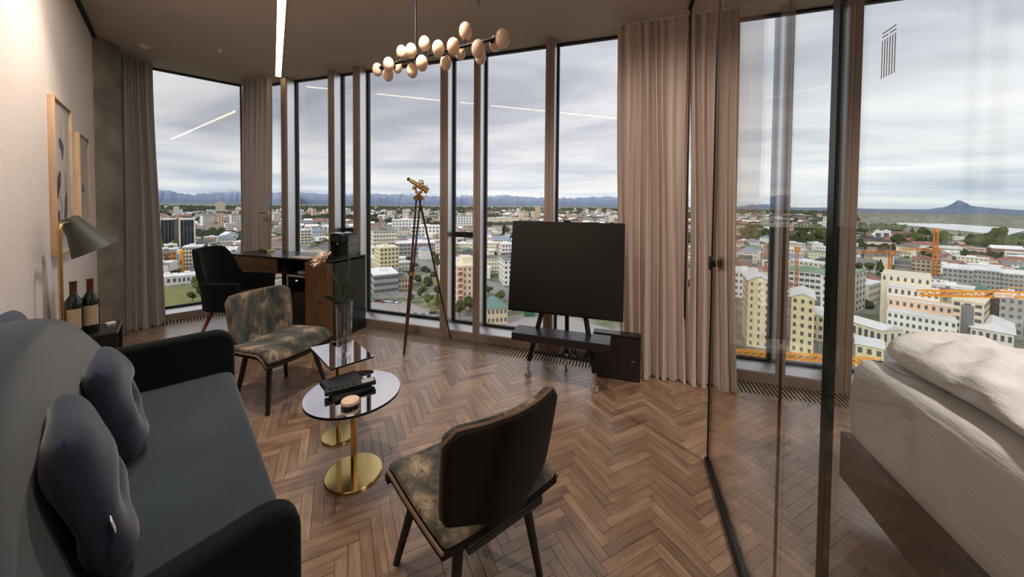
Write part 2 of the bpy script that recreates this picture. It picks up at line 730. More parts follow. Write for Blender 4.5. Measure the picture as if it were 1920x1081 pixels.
# floor: base slab and herringbone planks
corner = Vector((side_x(3.30, SG + 0.03), 3.30, 0))
wl0 = LW(-0.5, SG + 0.03)
wl1 = Vector((XR, 0, 0))
t_ = (XR - LW(-0.5, 0).x) / L2.x
wl1 = LW(-0.5, t_)
room = [(XR, 3.30), (corner.x, corner.y), (wl0.x, wl0.y), (wl1.x, wl1.y)]
floor = struct(MB().prism(room, -0.15, -0.012, 'z').build('floor', 'black_gap'))

PL, PW = 0.27, 0.045
GR_IN = 2.905         # inner edge of the grille along the main facade
GS_IN = SF - 0.215    # same on the side facade
clip_planes = [(Vector((0, -1, 0)), GR_IN - 0.008), (-L2, GS_IN - 0.008), (L1, 0.5 - 0.002), (Vector((-1, 0, 0)), XR)]
# half-planes n.p + d >= 0 with d the second value
clip_planes = [(n, d) for n, d in clip_planes]


def clip_poly(poly):
    for n, d in clip_planes:
        out = []
        for i in range(len(poly)):
            a, b = poly[i], poly[(i + 1) % len(poly)]
            da, db = n.dot(a) + d, n.dot(b) + d
            if da >= 0:
                out.append(a)
            if (da >= 0) != (db >= 0):
                out.append(a.lerp(b, da / (da - db)))
        poly = out
        if len(poly) < 3:
            return []
    return poly


def plank_solid(poly, dz=0.0):
    """vertices and faces of one plank with a small chamfer (poly ccw, 2D Vectors)"""
    n = len(poly)
    c = sum(poly, Vector((0, 0, 0))) / n
    g, ch = 0.0004, 0.0007

    def inset(q):
        out = []
        for i in range(n):
            a, b, d = poly[i - 1], poly[i], poly[(i + 1) % n]
            e1, e2 = (b - a), (d - b)
            if e1.length < 1e-6 or e2.length < 1e-6:
                out.append(b.copy())
                continue
            n1 = Vector((-e1.y, e1.x, 0)).normalized()
            n2 = Vector((-e2.y, e2.x, 0)).normalized()
            out.append(b + (n1 + n2) * (q / max(0.3, 1 + n1.dot(n2))))
        return out
    p0, p1 = inset(g), inset(g + ch)
    vs = [Vector((p.x, p.y, -0.012)) for p in p0] + [Vector((p.x, p.y, -0.0012 + dz)) for p in p0] + [Vector((p.x, p.y, dz)) for p in p1]
    fs = [tuple(2 * n + i for i in range(n))]
    for k in (0, 1):
        fs += [(k * n + i, k * n + (i + 1) % n, (k + 1) * n + (i + 1) % n, (k + 1) * n + i) for i in range(n)]
    return vs, fs


def planks():
    rot = Matrix.Rotation(R(45), 3, 'Z')
    cands, rest = [], []
    off = Vector((-0.045, 0.02, 0))
    base = [Vector((-PL / 2, -PW / 2, 0)), Vector((PL / 2, -PW / 2, 0)), Vector((PL / 2, PW / 2, 0)), Vector((-PL / 2, PW / 2, 0))]
    for k in range(-260, 260):
        for m in range(-40, 40):
            o = Vector((k * PW + m * PL, k * PW - m * PL, 0))
            for kind in (0, 1):
                if kind == 0:
                    c, a = o + Vector((PL / 2, PW / 2, 0)), 0.0
                else:
                    c, a = o + Vector((PL + PW / 2, PW - PL / 2, 0)), PI / 2
                c = rot @ c + off
                a += PI / 4
                if c.y > 3.1 or c.y < -2.2 or c.x > XR + 0.2 or c.x < -5.6:
                    continue
                Mz = Matrix.Rotation(a, 3, 'Z')
                poly = [Mz @ p + c for p in base]
                q = clip_poly(poly)
                if len(q) < 3:
                    continue
                inside = len(q) == 4 and all((q[i] - poly[i]).length < 1e-6 for i in range(4))
                # in the picture and near?
                fwd = Vector((-math.sin(R(18.42)), math.cos(R(18.42)), 0))
                rgt = Vector((fwd.y, -fwd.x, 0))
                dd, ll = c.dot(fwd), c.dot(rgt)
                vis = dd > 0.3 and abs(ll) < dd * 1.45 and dd > 651 * 1.35 / 720
                l1, l2 = c.dot(L1), c.dot(L2)
                if l1 < 0.26 and 0.9 < l2 < 2.5:
                    vis = False
                if c.x > 0.93 and c.y < 1.9:
                    vis = False
                if -0.42 < ll < 0.03 and dd < 1.15 and c.x > -0.7:
                    vis = False
                if inside and vis:
                    cands.append((dd, c, a))
                else:
                    rest.append((q, c, a))
    cands.sort(key=lambda x: x[0])
    vs, fs = plank_solid(base)
    me = bpy.data.meshes.new('plank')
    me.from_pydata(vs, [], fs)
    uv = me.uv_layers.new(name='UVMap')
    for l in me.loops:
        p = me.vertices[l.vertex_index].co
        uv.data[l.index].uv = (p.x, p.y)
    me.materials.append(MATS['oak_plank'])
    for d, c, a in cands[:300]:
        part('plank', me, floor, loc=(c.x, c.y, random.uniform(-0.0004, 0.0004)), rot=(0, 0, a + (PI if random.random() < .5 else 0)))
    for d, c, a in cands[300:]:
        Mz = Matrix.Rotation(a, 3, 'Z')
        rest.append(([Mz @ p + c for p in base], c, a))
    V, F, UV = [], [], []
    for q, c, a in rest:
        area = sum(q[i].cross(q[(i + 1) % len(q)]).z for i in range(len(q)))
        if abs(area) < 2e-4:
            continue
        if area < 0:
            q = q[::-1]
        v, f = plank_solid(q, random.uniform(-0.0004, 0.0004))
        o = len(V)
        ca, sa = math.cos(-a), math.sin(-a)
        for p in v:
            V.append(p)
            x, y = p.x - c.x, p.y - c.y
            UV.append((x * ca - y * sa, x * sa + y * ca))
        F += [tuple(i + o for i in t) for t in f]
    me = bpy.data.meshes.new('plank_field')
    me.from_pydata(V, [], F)
    uv = me.uv_layers.new(name='UVMap')
    for l in me.loops:
        uv.data[l.index].uv = UV[l.vertex_index]
    me.materials.append(MATS['oak_plank_field'])
    o = part('plank_field', me, floor)
    o['kind'] = 'stuff'


planks()

struct(MB().prism(room, CEIL, CEIL + 0.2, 'z').build('ceiling', 'ceiling_paint'))
# walls (the left wall runs on behind the camera)
ML = Matrix.Rotation(RL, 4, 'Z')
struct(MB().box(-0.68, -0.5, t_ - 0.1, 5.02, -0.02, CEIL + 0.1, ML).build('wall_left', 'wall_paint'))
struct(MB().box(-0.50, -0.474, t_, 5.02, CEIL - 0.022, CEIL - 0.001, ML).build('trim_1', 'black_gap'))  # solid dark strip; its black stands in for the shade of a gap
struct(MB().box(XR, XR + 0.15, wl1.y - 0.3, 3.4, -0.02, CEIL + 0.1).build('wall_right', 'wall_paint'))
# round concrete column at the end of the wall
o = MB().lathe([(0.30, 0.0), (0.30, CEIL - 0.001)], 40, ML @ Matrix.Translation((-0.645, 5.22, 0))).build('column', 'concrete', smooth=True)
struct(o)


# windows of the main facade
MULL = [(-4.60, -4.55), (-4.00, -3.92), (-3.27, -3.20), (-2.916, -2.835), (-1.817, -1.738), (-1.446, -1.38), (-0.73, -0.648), (0.37, 0.44), (1.096, 1.153), (1.468, 1.553), (2.90, 2.98), (XR - 0.03, XR)]


def window(n, root, a, b, mull, bar=False, lastmull=None):
    """a..b opening in root coordinates, y = 0 is the inner face, outwards +y"""
    g = YG - YF
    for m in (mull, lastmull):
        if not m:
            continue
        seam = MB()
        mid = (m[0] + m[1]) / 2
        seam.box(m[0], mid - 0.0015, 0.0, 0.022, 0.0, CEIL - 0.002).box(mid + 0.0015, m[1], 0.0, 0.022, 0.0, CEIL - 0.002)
        seam.build('mullion_cap', 'brown_cap', root)
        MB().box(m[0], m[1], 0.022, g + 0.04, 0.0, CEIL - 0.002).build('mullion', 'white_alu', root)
    MB().box(a, b, 0.0, 0.03, 0.0, 0.068).build('bottom_rail', 'brown_cap', root)
    MB().prism([(0.03, 0.0), (g + 0.04, 0.0), (g + 0.04, 0.108), (g - 0.012, 0.108), (0.03, 0.068)], a, b, 'x').build('sill', 'white_alu', root)
    k = MB()
    for x0, x1 in ((a, a + 0.018), (b - 0.018, b)):
        k.box(x0, x1, g - 0.015, g + 0.02, 0.108, CEIL - 0.002)
    k.box(a + 0.018, b - 0.018, g - 0.015, g + 0.02, 0.108, 0.132)
    k.box(a + 0.018, b - 0.018, g - 0.015, g + 0.02, CEIL - 0.02, CEIL - 0.002)
    if bar:
        k.box(a + 0.018, b - 0.018, g - 0.03, g + 0.02, 1.01, 1.065)
    k.build('gasket', 'gasket', root)
    MB().box(a + 0.016, b - 0.016, g - 0.004, g + 0.008, 0.13, CEIL - 0.01).build('pane', 'window_glass', root)


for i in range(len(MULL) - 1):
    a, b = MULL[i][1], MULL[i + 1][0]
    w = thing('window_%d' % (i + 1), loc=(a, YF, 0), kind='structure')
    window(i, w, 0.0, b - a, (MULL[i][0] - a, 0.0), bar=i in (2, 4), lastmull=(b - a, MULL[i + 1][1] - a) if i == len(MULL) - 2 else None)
# the side facade: one wide pane up to the corner
cw = Vector((side_x(YF, SF), YF, 0))
s0, s1 = -0.75, cw.dot(L1)
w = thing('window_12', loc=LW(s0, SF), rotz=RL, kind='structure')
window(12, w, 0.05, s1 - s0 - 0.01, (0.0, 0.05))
# corner post
struct(MB().prism([(cw.x - 0.02, cw.y + 0.001), (cw.x + 0.05, cw.y), (cw.x + 0.05, cw.y + 0.18), (cw.x - 0.22, cw.y + 0.18)], 0, CEIL - 0.002, 'z').build('trim_2', 'white_alu'))


# radiator grilles in the floor along the glass
def grille(name, root_loc, rotz, x0, x1, y0, y1):
    g = thing(name, loc=root_loc, rotz=rotz, kind='structure')
    MB().box(x0, x1, y0, y1, -0.0118, -0.010).build('trough', 'black_gap', g)
    f = MB()
    f.box(x0, x1, y0 - 0.006, y0 + 0.004, -0.01, 0.001).box(x0, x1, y1 - 0.006, y1, -0.01, 0.001)
    f.build('edge_bar', 'grille_metal', g)
    m = MB()
    n = int((x1 - x0) / 0.0275)
    for i in range(n):
        x = x0 + (i + 0.5) * (x1 - x0) / n
        m.box(x - 0.0068, x + 0.0068, y0 + 0.004, y1 - 0.006, -0.01, 0.0005)
    s = m.build('slats', 'grille_metal', g)
    s['kind'] = 'stuff'


grille('trim_3', (0, 0, 0), 0, cw.x + 0.10, XR, GR_IN, YF)
grille('trim_4', LW(0, 0), RL, -0.42, s1 - 0.14, GS_IN, SF)


# linear lamp let into the ceiling
e0, e1 = Vector((-3.99, 3.094, 0)), Vector((0.36, -0.185, 0))
d = (e1 - e0)
strip = thing('linear_ceiling_lamp', 'long glowing warm white strip lamp let into the dark ceiling', 'lamp', (e0.x, e0.y, CEIL), math.atan2(d.y, d.x))
MB().box(0, d.length, -0.027, 0.027, -0.004, -0.0005).build('diffuser', 'strip_diffuser', strip)
k = MB()
k.box(-0.006, d.length, -0.033, -0.027, -0.005, 0).box(-0.006, d.length, 0.027, 0.033, -0.005, 0).box(-0.006, 0, -0.027, 0.027, -0.005, 0)
k.build('lamp_housing', 'strip_metal', strip)

# ceiling fittings
t = thing('smoke_detector', 'round white smoke detector on the ceiling near the concrete column', 'detector', (-4.466, 2.10, CEIL))
MB().lathe([(0.0, -0.026), (0.024, -0.026), (0.04, -0.017), (0.046, -0.005), (0.046, -0.0005)], 24).build('cover', 'white_plastic', t, smooth=True)
MB().lathe([(0.0, -0.031), (0.022, -0.031), (0.025, -0.028), (0.025, -0.024)], 24).build('sensor_ring', 'white_plastic', t, smooth=True)
for (x, y, lab) in ((-3.86, 2.386, 'tiny sprinkler head on the ceiling between smoke detector and strip lamp'),
                    (-1.07, 2.417, 'tiny sprinkler head on the ceiling above the globe chandelier')):
    t = thing('sprinkler', lab, 'sprinkler', (x, y, CEIL), group='ceiling sprinklers')
    MB().lathe([(0.022, -0.004), (0.022, -0.0005)], 16).build('rosette', 'chrome', t, smooth=True)
    k = MB().tube((0, 0, -0.004), (0, 0, -0.022), 0.005, n=8)
    k.lathe([(0.0, -0.024), (0.014, -0.024), (0.014, -0.022), (0.0, -0.022)], 12)
    k.build('nozzle', 'chrome', t)


# ------------------------------------------------------------------ curtains
def curtain(name, label, top0, top1, bot0, bot1, pleats, mat, seed, amp=0.045):
    rnd = random.Random(seed)
    t0, t1, b0, b1 = (Vector((*p, 0)) for p in (top0, top1, bot0, bot1))
    c = (b0 + b1) / 2
    root = thing(name, label, 'curtain', (c.x, c.y, 0))
    ph = [rnd.uniform(0.6, 1.5) for _ in range(pleats + 2)]
    cum = [0]
    for p in ph[:pleats]:
        cum.append(cum[-1] + p)
    tot = cum[-1]
    amps = [rnd.uniform(0.5, 1.35) for _ in range(pleats + 2)]
    wob = [rnd.uniform(-0.35, 0.35) for _ in range(pleats + 2)]
    zt, zb = CEIL - 0.006, 0.004
    d = (t1 - t0).normalized()
    nrm = Vector((d.y, -d.x, 0))

    def fn(u, v):
        # v 0 bottom .. 1 top
        s = u * tot
        k = 0
        while k < pleats - 1 and s > cum[k + 1]:
            k += 1
        loc = (s - cum[k]) / ph[k]
        lo = (1 - v)
        th = 2 * PI * loc + wob[k] * math.sin(PI * loc) * lo * 1.5
        a = amp * amps[k] * (0.55 + 0.75 * lo ** 0.6) if True else 0
        p = b0.lerp(b1, u).lerp(t0.lerp(t1, u), v ** 0.8)
        w = math.sin(th)
        w = math.copysign(abs(w) ** 0.75, w)
        p = p + nrm * (a * w) + d * (a * 0.35 * math.sin(2 * th + wob[k]) * lo) + d * 0.008 * math.sin(5 * v + k + seed)
        return (p.x - c.x, p.y - c.y, zb + (zt - zb) * v)
    MB().sheet(fn, pleats * 14, 18, 0.004).build('drape', mat, root, smooth=True)
    hem = MB().sheet(lambda u, v: Vector(fn(u, 0.0)).lerp(Vector(fn(u, 0.018)), v) + nrm * 0.0045 + Vector((0, 0, 0)), pleats * 14, 1, 0.003)
    hem.build('hem', mat, root, smooth=True)
    hd = MB().box(0, (t1 - t0).length, -0.012, 0.012, -0.008, 0, MT(t0.x - c.x, t0.y - c.y, CEIL - 0.0005, math.atan2(d.y, d.x)))
    hd.build('curtain_rail', 'white_plastic', root)


p = LW(-0.40, 5.47)
q = LW(-0.13, 5.47)
pb, qb = LW(-0.42, 5.36), LW(-0.07, 5.43)
curtain('curtain', 'grey pleated curtain beside the concrete column', (p.x, p.y), (q.x, q.y), (pb.x, pb.y), (qb.x, qb.y), 5, 'curtain_grey', 3, 0.05)
curtain('curtain', 'pale grey pleated curtain in the corner behind the desk lamp', (-4.52, 3.06), (-4.06, 3.06), (-4.50, 3.01), (-4.06, 3.01), 6, 'curtain_grey', 5, 0.035)
curtain('curtain', 'wide beige pleated curtain behind the television and black cabinet', (-0.105, 3.075), (0.448, 3.075), (-0.03, 2.935), (0.462, 2.935), 8, 'curtain_taupe', 8, 0.05)
curtain('curtain', 'narrow beige pleated curtain on the bedroom side of the glass partition', (0.452, 3.075), (0.775, 3.075), (0.472, 2.93), (0.785, 2.93), 5, 'curtain_taupe', 12, 0.045)

# ------------------------------------------------------------------ glass partition
PX = 0.425
gp = thing('glass_partition', 'clear glass partition between the sitting area and the bed', 'partition', (PX, 0, 0))
for (y0, y1) in ((1.188, 2.03), (0.952, 1.182), (-0.62, 0.925)):
    MB().box(-0.006, 0.006, y0, y1, 0.02, CEIL - 0.012).build('glass_pane', 'partition_glass', gp)
MB().box(-0.0062, 0.0062, 0.926, 0.951, 0.012, CEIL - 0.012).build('dark_edge_seal', 'glass_edge', gp)
MB().box(-0.0035, 0.0035, 1.1825, 1.1875, 0.02, CEIL - 0.012).build('joint_strip', 'pipe_brown', gp)
MB().box(-0.009, 0.009, 2.03, 2.042, 0.02, CEIL - 0.012).build('end_profile', 'black_steel', gp)
k = MB().box(-0.017, -0.007, -0.62, 2.05, 0.0, 0.022).box(0.007, 0.017, -0.62, 2.05, 0.0, 0.022).box(-0.007, 0.007, -0.62, 2.05, 0.0, 0.012)
k.build('floor_track', 'black_steel', gp)
MB().box(-0.005, 0.005, 2.925, 2.94, 0.02, CEIL - 0.012).build('wall_profile', 'black_steel', gp)
MB().box(-0.012, 0.012, -0.62, 2.98, CEIL - 0.018, CEIL - 0.0005).build('ceiling_track', 'black_steel', gp)
k = MB()
for s in (-1, 1):
    k.lathe([(0.0, 0.026), (0.022, 0.026), (0.026, 0.018), (0.012, 0.006), (0.012, 0.0)], 18, MT(s * 0.006, 1.965, 1.066, 0, 0, s * PI / 2), sx=1.5)
k.build('door_knob', 'black_steel', gp, smooth=True)
# small emblem etched on the pane: two groups of upright lines under slanted bars
k = MB()
def y_at(f): return 0.757 + (0.788 - 0.757) * f
z0, z1 = 1.578, 1.648
for i in range(6):
    y = y_at(0.0 + i / 5.0)
    k.box(-0.0075, -0.0066, y - 0.0004, y + 0.0004, 1.576, 1.642)
k.box(-0.0075, -0.0066, 0.7562, 0.7885, 1.6535, 1.655)
k.box(-0.0075, -0.0066, 0.7562, 0.7700, 1.6468, 1.6484).box(-0.0075, -0.0066, 0.7752, 0.7885, 1.6468, 1.6484)
k.build('etched_emblem', 'etch', gp)

# ------------------------------------------------------------------ sofa
def frame_at(p, zrot=0.0):
    return p, zrot


sofa = thing('sofa', 'dark grey blue sofa with high rounded back against the left wall', 'sofa', LW(0, 0), RL)
# back: tall rounded shell that drops to the arms
prof = [(0.95, 0.42), (0.95, 0.62), (0.99, 0.72), (1.08, 0.83), (1.20, 0.92), (1.34, 0.975), (1.50, 1.0), (1.66, 1.005), (1.80, 0.99),
        (1.93, 0.955), (2.06, 0.90), (2.20, 0.82), (2.33, 0.73), (2.42, 0.665), (2.42, 0.42)]


def back_mesh():
    vs, fs = [], []
    n = len(prof)
    layers = [(-0.02, 0.965), (0.0, 0.985), (0.0, 1.0), (0.0, 1.0), (0.03, 0.985), (0.055, 0.955)]
    offs = [0.0, 0.03, 0.06, 0.10, 0.13, 0.145]
    cx, cz = 1.69, 0.55
    for i, o in enumerate(offs):
        sc_ = [0.955, 0.985, 1.0, 1.0, 0.985, 0.95][i]
        for (y, z) in prof:
            yy = cx + (y - cx) * sc_
            zz = cz + (z - cz) * sc_
            x = -0.335 + o - 0.26 * (zz - 0.42) + 0.02 * math.cos((yy - cx) * 1.9)
            vs.append((x + 0.045, yy, zz))
    m = MB()
    for i in range(len(offs) - 1):
        for j in range(n):
            j2 = (j + 1) % n
            fs.append((i * n + j, i * n + j2, (i + 1) * n + j2, (i + 1) * n + j))
    # caps as strips across matching points
    for base in (0, (len(offs) - 1) * n):
        for j in range(n // 2):
            a, b, c_, d_ = j, j + 1, n - 2 - j, n - 1 - j
            if b < c_:
                fs.append((base + a, base + b, base + c_, base + d_))
            elif b == c_:
                fs.append((base + a, base + b, base + d_))
    m.add(vs, fs)
    return m


subsurf(back_mesh().build('backrest', 'sofa_cloth', sofa, smooth=True), 2)
m = MB().prism(rrect(0.99, 2.385, -0.20, 0.222, (0.02, 0.06, 0.06, 0.02)), 0.30, 0.452, 'z',
               Matrix(((0, 1, 0, 0), (1, 0, 0, 0), (0, 0, 1, 0), (0, 0, 0, 1))))
m.build('seat_cushion', 'sofa_cloth', sofa, smooth=True, bevel=0.03, seg=4)
m = MB()
pip = [Vector((p[1], p[0], 0.298)) for p in rrect(0.99, 2.385, -0.20, 0.224, (0.02, 0.06, 0.06, 0.02))]
m.path(pip + [pip[0]], 0.004, 6)
m.build('piping', 'pipe_brown', sofa, smooth=True)
for y0, y1 in ((0.925, 0.995), (2.385, 2.455)):
    m = MB().prism(rrect(-0.30, 0.235 if y0 > 2 else 0.215, 0.10, 0.668 if y0 > 2 else 0.655, (0.05, 0.09, 0.085, 0.05), 8), y0, y1, 'y')
    if y0 < 2:
        m.v = [(a, b, c - (0.16 * max(0.0, 0.215 - a) if c > 0.4 else 0)) for a, b, c in m.v]
    m.build('armrest', 'sofa_arm_cloth', sofa, smooth=True, bevel=0.022, seg=4)
MB().box(-0.28, 0.19, 0.995, 2.385, 0.10, 0.298).build('base', 'sofa_arm_cloth', sofa, bevel=0.02)
for x in (-0.22, 0.14):
    for y in (1.05, 2.33):
        MB().lathe([(0.012, 0.0), (0.02, 0.101)], 12, MT(x, y, 0)).build('leg', 'dark_leg', sofa, smooth=True)


def pillow(w, h, t, tufts, seed):
    rnd = random.Random(seed)
    W1, W2 = [rnd.uniform(0, 6) for _ in range(2)]

    def side(s):
        def fn(u, v):
            a, b = u * 2 - 1, v * 2 - 1
            sh = (1 - abs(a) ** 3.2) ** 0.55 * (1 - abs(b) ** 3.2) ** 0.55
            y = a * w / 2 * (1 - 0.06 * (1 - abs(b) ** 2) * 0 - 0.05 * abs(b) ** 3 * 0)
            z = b * h / 2
            x = t / 2 * sh
            for (ty, tz) in tufts:
                d2 = ((a - ty) * w / 2) ** 2 + ((b - tz) * h / 2) ** 2
                x -= min(x * 0.9, 0.040 * math.exp(-d2 / 0.0012) + 0.012 * math.exp(-d2 / 0.008))
            x += 0.006 * sh * math.sin(3 * a + 4 * b + W1) + 0.004 * sh * math.sin(7 * b - 3 * a + W2)
            r = 0.90 + 0.10 * (1 - (abs(a) * abs(b)) ** 2.5)
            return (s * x, y * r, z * r)
        return fn
    m = MB().grid(side(1), 30, 30)
    m.grid(side(-1), 30, 30)
    return m


def place(o, p, rz, tilt):
    o.location = p
    o.rotation_euler = (Matrix.Rotation(rz, 3, 'Z') @ Matrix.Rotation(tilt, 3, 'Y')).to_euler()


def cushion(label, p, rz, tilt, w, h, t, tufts, seed):
    r = thing('cushion', label, 'cushion', group='navy sofa cushions')
    place(r, p, rz, tilt)
    o = pillow(w, h, t, tufts, seed).build('cover', 'cushion_cloth', r, smooth=True, weld=True)
    for (ty, tz) in tufts:
        MB().ball((t / 2 * 0.42, ty * w / 2, tz * h / 2), 0.004, 0.009, 0.009, 10, 6).build('tuft_button', 'cushion_cloth', r, smooth=True)
    return r


c1 = cushion('nearer of two tufted navy cushions on the sofa seat, with small white tag', LW(-0.155, 1.34, 0.660), RL + R(8), R(-12), 0.35, 0.40, 0.115, [(-0.12, -0.08), (0.30, 0.05)], 1)
t = MB().box(-0.001, 0.001, -0.012, 0.012, -0.03, 0.0)
t.build('care_tag', 'paper', c1, loc=(0.02, -0.184, -0.02))
c2 = cushion('farther tufted navy cushion on the sofa, leaning by the far armrest', LW(-0.15, 1.87, 0.635), RL + R(2), R(-12), 0.34, 0.37, 0.12, [(-0.1, 0.0), (0.34, -0.1)], 2)
c3 = cushion('dark navy cushion wedged behind the sofa back against the white wall', LW(-0.425, 2.02, 0.70), RL, R(-3), 0.62, 0.50, 0.12, [], 3)


# ------------------------------------------------------------------ side table, bottles, lamp
st = thing('side_table', 'small black open box side table at the end of the sofa', 'table', LW(-0.355, 3.225, 0), RL)
m = MB().box(-0.115, 0.115, -0.145, 0.145, 0.555, 0.58)
m.build('tabletop', 'desk_black', st, bevel=0.003)
for y in (-0.145, 0.130):
    MB().box(-0.115, 0.115, y, y + 0.015, 0.0, 0.555).build('side_panel', 'desk_black', st)
MB().box(-0.115, -0.1, -0.13, 0.13, 0.0, 0.555).build('back_panel', 'desk_black', st)
MB().box(-0.10, 0.112, -0.13, 0.13, 0.36, 0.375).build('shelf', 'desk_black', st)


def bottle(label, loc, foil, lab_rot):
    b = thing('wine_bottle', label, 'bottle', loc, lab_rot, 'wine bottles on the side table')
    MB().lathe([(0.0, 0.006), (0.022, 0.0), (0.034, 0.003), (0.036, 0.012), (0.036, 0.185), (0.033, 0.203), (0.022, 0.222), (0.0145, 0.238), (0.0135, 0.256)], 28).build('glass_body', 'bottle_glass', b, smooth=True)
    MB().lathe([(0.0142, 0.238), (0.0142, 0.303), (0.0155, 0.304), (0.0155, 0.313), (0.0, 0.3135)], 20).build('foil_cap', foil, b, smooth=True)
    lab = MB().sheet(lambda u, v: (0.0368 * math.cos(-0.95 + 1.9 * u), 0.0368 * math.sin(-0.95 + 1.9 * u), 0.045 + 0.115 * v), 14, 2, 0.0008)
    lab.build('paper_label', 'label_paper', b, smooth=True)
    return b


bottle('left wine bottle of two on the side table, partly behind the sofa back', LW(-0.408, 3.15, 0.5805), 'foil_brown', R(-28))
bottle('right wine bottle of two on the side table, with red foil top', LW(-0.352, 3.20, 0.5805), 'foil_red', R(-22))
k = thing('brochure', 'dark violet stiff brochure standing behind the two wine bottles', 'brochure', LW(-0.425, 3.285, 0.5805), RL + R(8))
MB().box(-0.004, 0.004, -0.065, 0.065, 0.0, 0.27).build('cover', 'navy_card', k, bevel=0.001)
MB().box(0.0042, 0.005, -0.05, 0.04, 0.03, 0.22).build('printed_panel', 'black_plastic', k)
k = thing('soap_box', 'tiny white box lying on the black side table', 'box', LW(-0.285, 3.30, 0.5805), RL + 0.4)
MB().box(-0.02, 0.02, -0.014, 0.014, 0.0, 0.010).build('box_body', 'paper', k, bevel=0.001)
MB().box(-0.0205, 0.0205, -0.0145, 0.0145, 0.0102, 0.0135).build('box_lid', 'paper', k)

fl_ = thing('floor_lamp', 'brass floor lamp with dark green cone shade by the left wall', 'lamp', LW(-0.415, 2.90, 0), RL)
MB().lathe([(0.0, 0.014), (0.06, 0.014), (0.075, 0.008), (0.075, 0.0), (0.0, 0.0)], 28).build('base', 'brass', fl_, smooth=True)
# pole rises, bends over along the arm towards the far right
pts = [(0, 0, 0.014), (0, 0, 1.19)]
dirv = Vector((0.012, 0.10, 0)).normalized()
for a in range(0, 91, 15):
    s = 0.045
    pts.append(tuple(Vector((0, 0, 1.19)) + dirv * s * (1 - math.cos(R(a))) + Vector((0, 0, s * math.sin(R(a))))))
pts.append(tuple(Vector((0, 0, 1.235)) + dirv * 0.155))
MB().path(pts, 0.0085, 12).build('pole', 'brass_old', fl_, smooth=True)
MB().tube((0.012, 0.004, 0.014), (0.012, 0.004, 0.83), 0.004, n=8).build('cord_tube', 'brass_old', fl_, smooth=True)
sh = MB().lathe([(0.030, 0.03), (0.040, 0.022), (0.044, 0.0), (0.055, -0.06), (0.100, -0.175), (0.097, -0.175), (0.052, -0.06), (0.040, 0.0), (0.026, 0.024)], 32)
o = sh.build('lamp_shade', 'shade_green', fl_, smooth=True)
o.location = Vector((0.02, 0.165, 1.232))
o.rotation_euler = (Matrix.Rotation(R(28), 3, Vector((0.95, 0.05, 0)).cross(Vector((0, 0, 1))).normalized()) @ Matrix.Rotation(0, 3, 'Z')).to_euler()
MB().ball((0, 0, -0.05), 0.028, 0.028, 0.034).build('bulb', 'white_plastic', o, smooth=True)


# ------------------------------------------------------------------ pictures on the wall
def picture(label, a0, a1, z0, z1, depth, art):
    r = thing('framed_print', label, 'picture', LW(-0.4995, (a0 + a1) / 2, (z0 + z1) / 2), RL, group='framed prints on the left wall')
    w, h, f = a1 - a0, z1 - z0, 0.014
    for (y0, y1, q0, q1) in ((-w / 2, w / 2, h / 2 - f, h / 2), (-w / 2, w / 2, -h / 2, -h / 2 + f), (-w / 2, -w / 2 + f, -h / 2 + f, h / 2 - f), (w / 2 - f, w / 2, -h / 2 + f, h / 2 - f)):
        MB().box(0, depth, y0, y1, q0, q1).build('frame_bar', 'frame_oak', r, bevel=0.001)
    MB().box(0.001, 0.0142, -w / 2 + f, w / 2 - f, -h / 2 + f, h / 2 - f).build('print_sheet', 'print_paper', r)
    for (mat, poly) in art:
        MB().prism([(p[0] * w / 2, p[1] * h / 2) for p in poly], 0.0144, 0.0150, 'x').build('printed_shape', mat, r)
    MB().box(depth - 0.006, depth - 0.0045, -w / 2 + f, w / 2 - f, -h / 2 + f, h / 2 - f).build('glazing', 'print_glass', r)
    return r


def blob(cx, cy, rx, ry, n=12, wob=0.2, seed=0, rot=0):
    q = random.Random(seed)
    out = []
    for i in range(n):
        a = 2 * PI * i / n
        k = 1 + q.uniform(-wob, wob)
        x, y = rx * k * math.cos(a), ry * k * math.sin(a)
        out.append((cx + x * math.cos(rot) - y * math.sin(rot), cy + x * math.sin(rot) + y * math.cos(rot)))
    return out


def stroke(pts, w):
    a = [(x - w, y) for x, y in pts]
    b = [(x + w, y) for x, y in pts]
    return a + b[::-1]


art1 = [('ink_violet', blob(-0.05, 0.42, 0.28, 0.085, seed=1, rot=-0.2)), ('ink_violet', blob(0.05, 0.30, 0.10, 0.06, seed=9)),
        ('ink_grey', stroke([(-0.1, 0.8), (-0.05, 0.6), (-0.02, 0.46)], 0.012)),
        ('ink_grey', stroke([(-0.62, 0.66), (-0.70, 0.50), (-0.68, 0.2), (-0.55, -0.1)], 0.016)),
        ('ink_slate', blob(-0.42, -0.08, 0.30, 0.13, seed=4, rot=0.5)),
        ('ink_slate', stroke([(-0.7, 0.1), (-0.66, -0.1), (-0.5, -0.18)], 0.05)),
        ('ink_grey', stroke([(0.30, 0.1), (0.34, -0.1), (0.36, -0.32)], 0.03)),
        ('ink_violet', blob(0.30, -0.40, 0.22, 0.14, seed=6, rot=0.9)),
        ('ink_grey', stroke([(-0.3, -0.25), (-0.1, -0.4), (-0.3, -0.6)], 0.03)),
        ('ink_slate', blob(-0.5, -0.5, 0.12, 0.08, seed=8)),
        ('ink_ochre', blob(-0.1, -0.72, 0.35, 0.10, seed=7)),
        ('ink_grey', stroke([(0.5, 0.82), (0.52, 0.2), (0.5, -0.8)], 0.008))]
picture('larger framed abstract plant print on the white wall above the lamp', 3.268, 3.745, 1.03, 1.96, 0.026, art1)
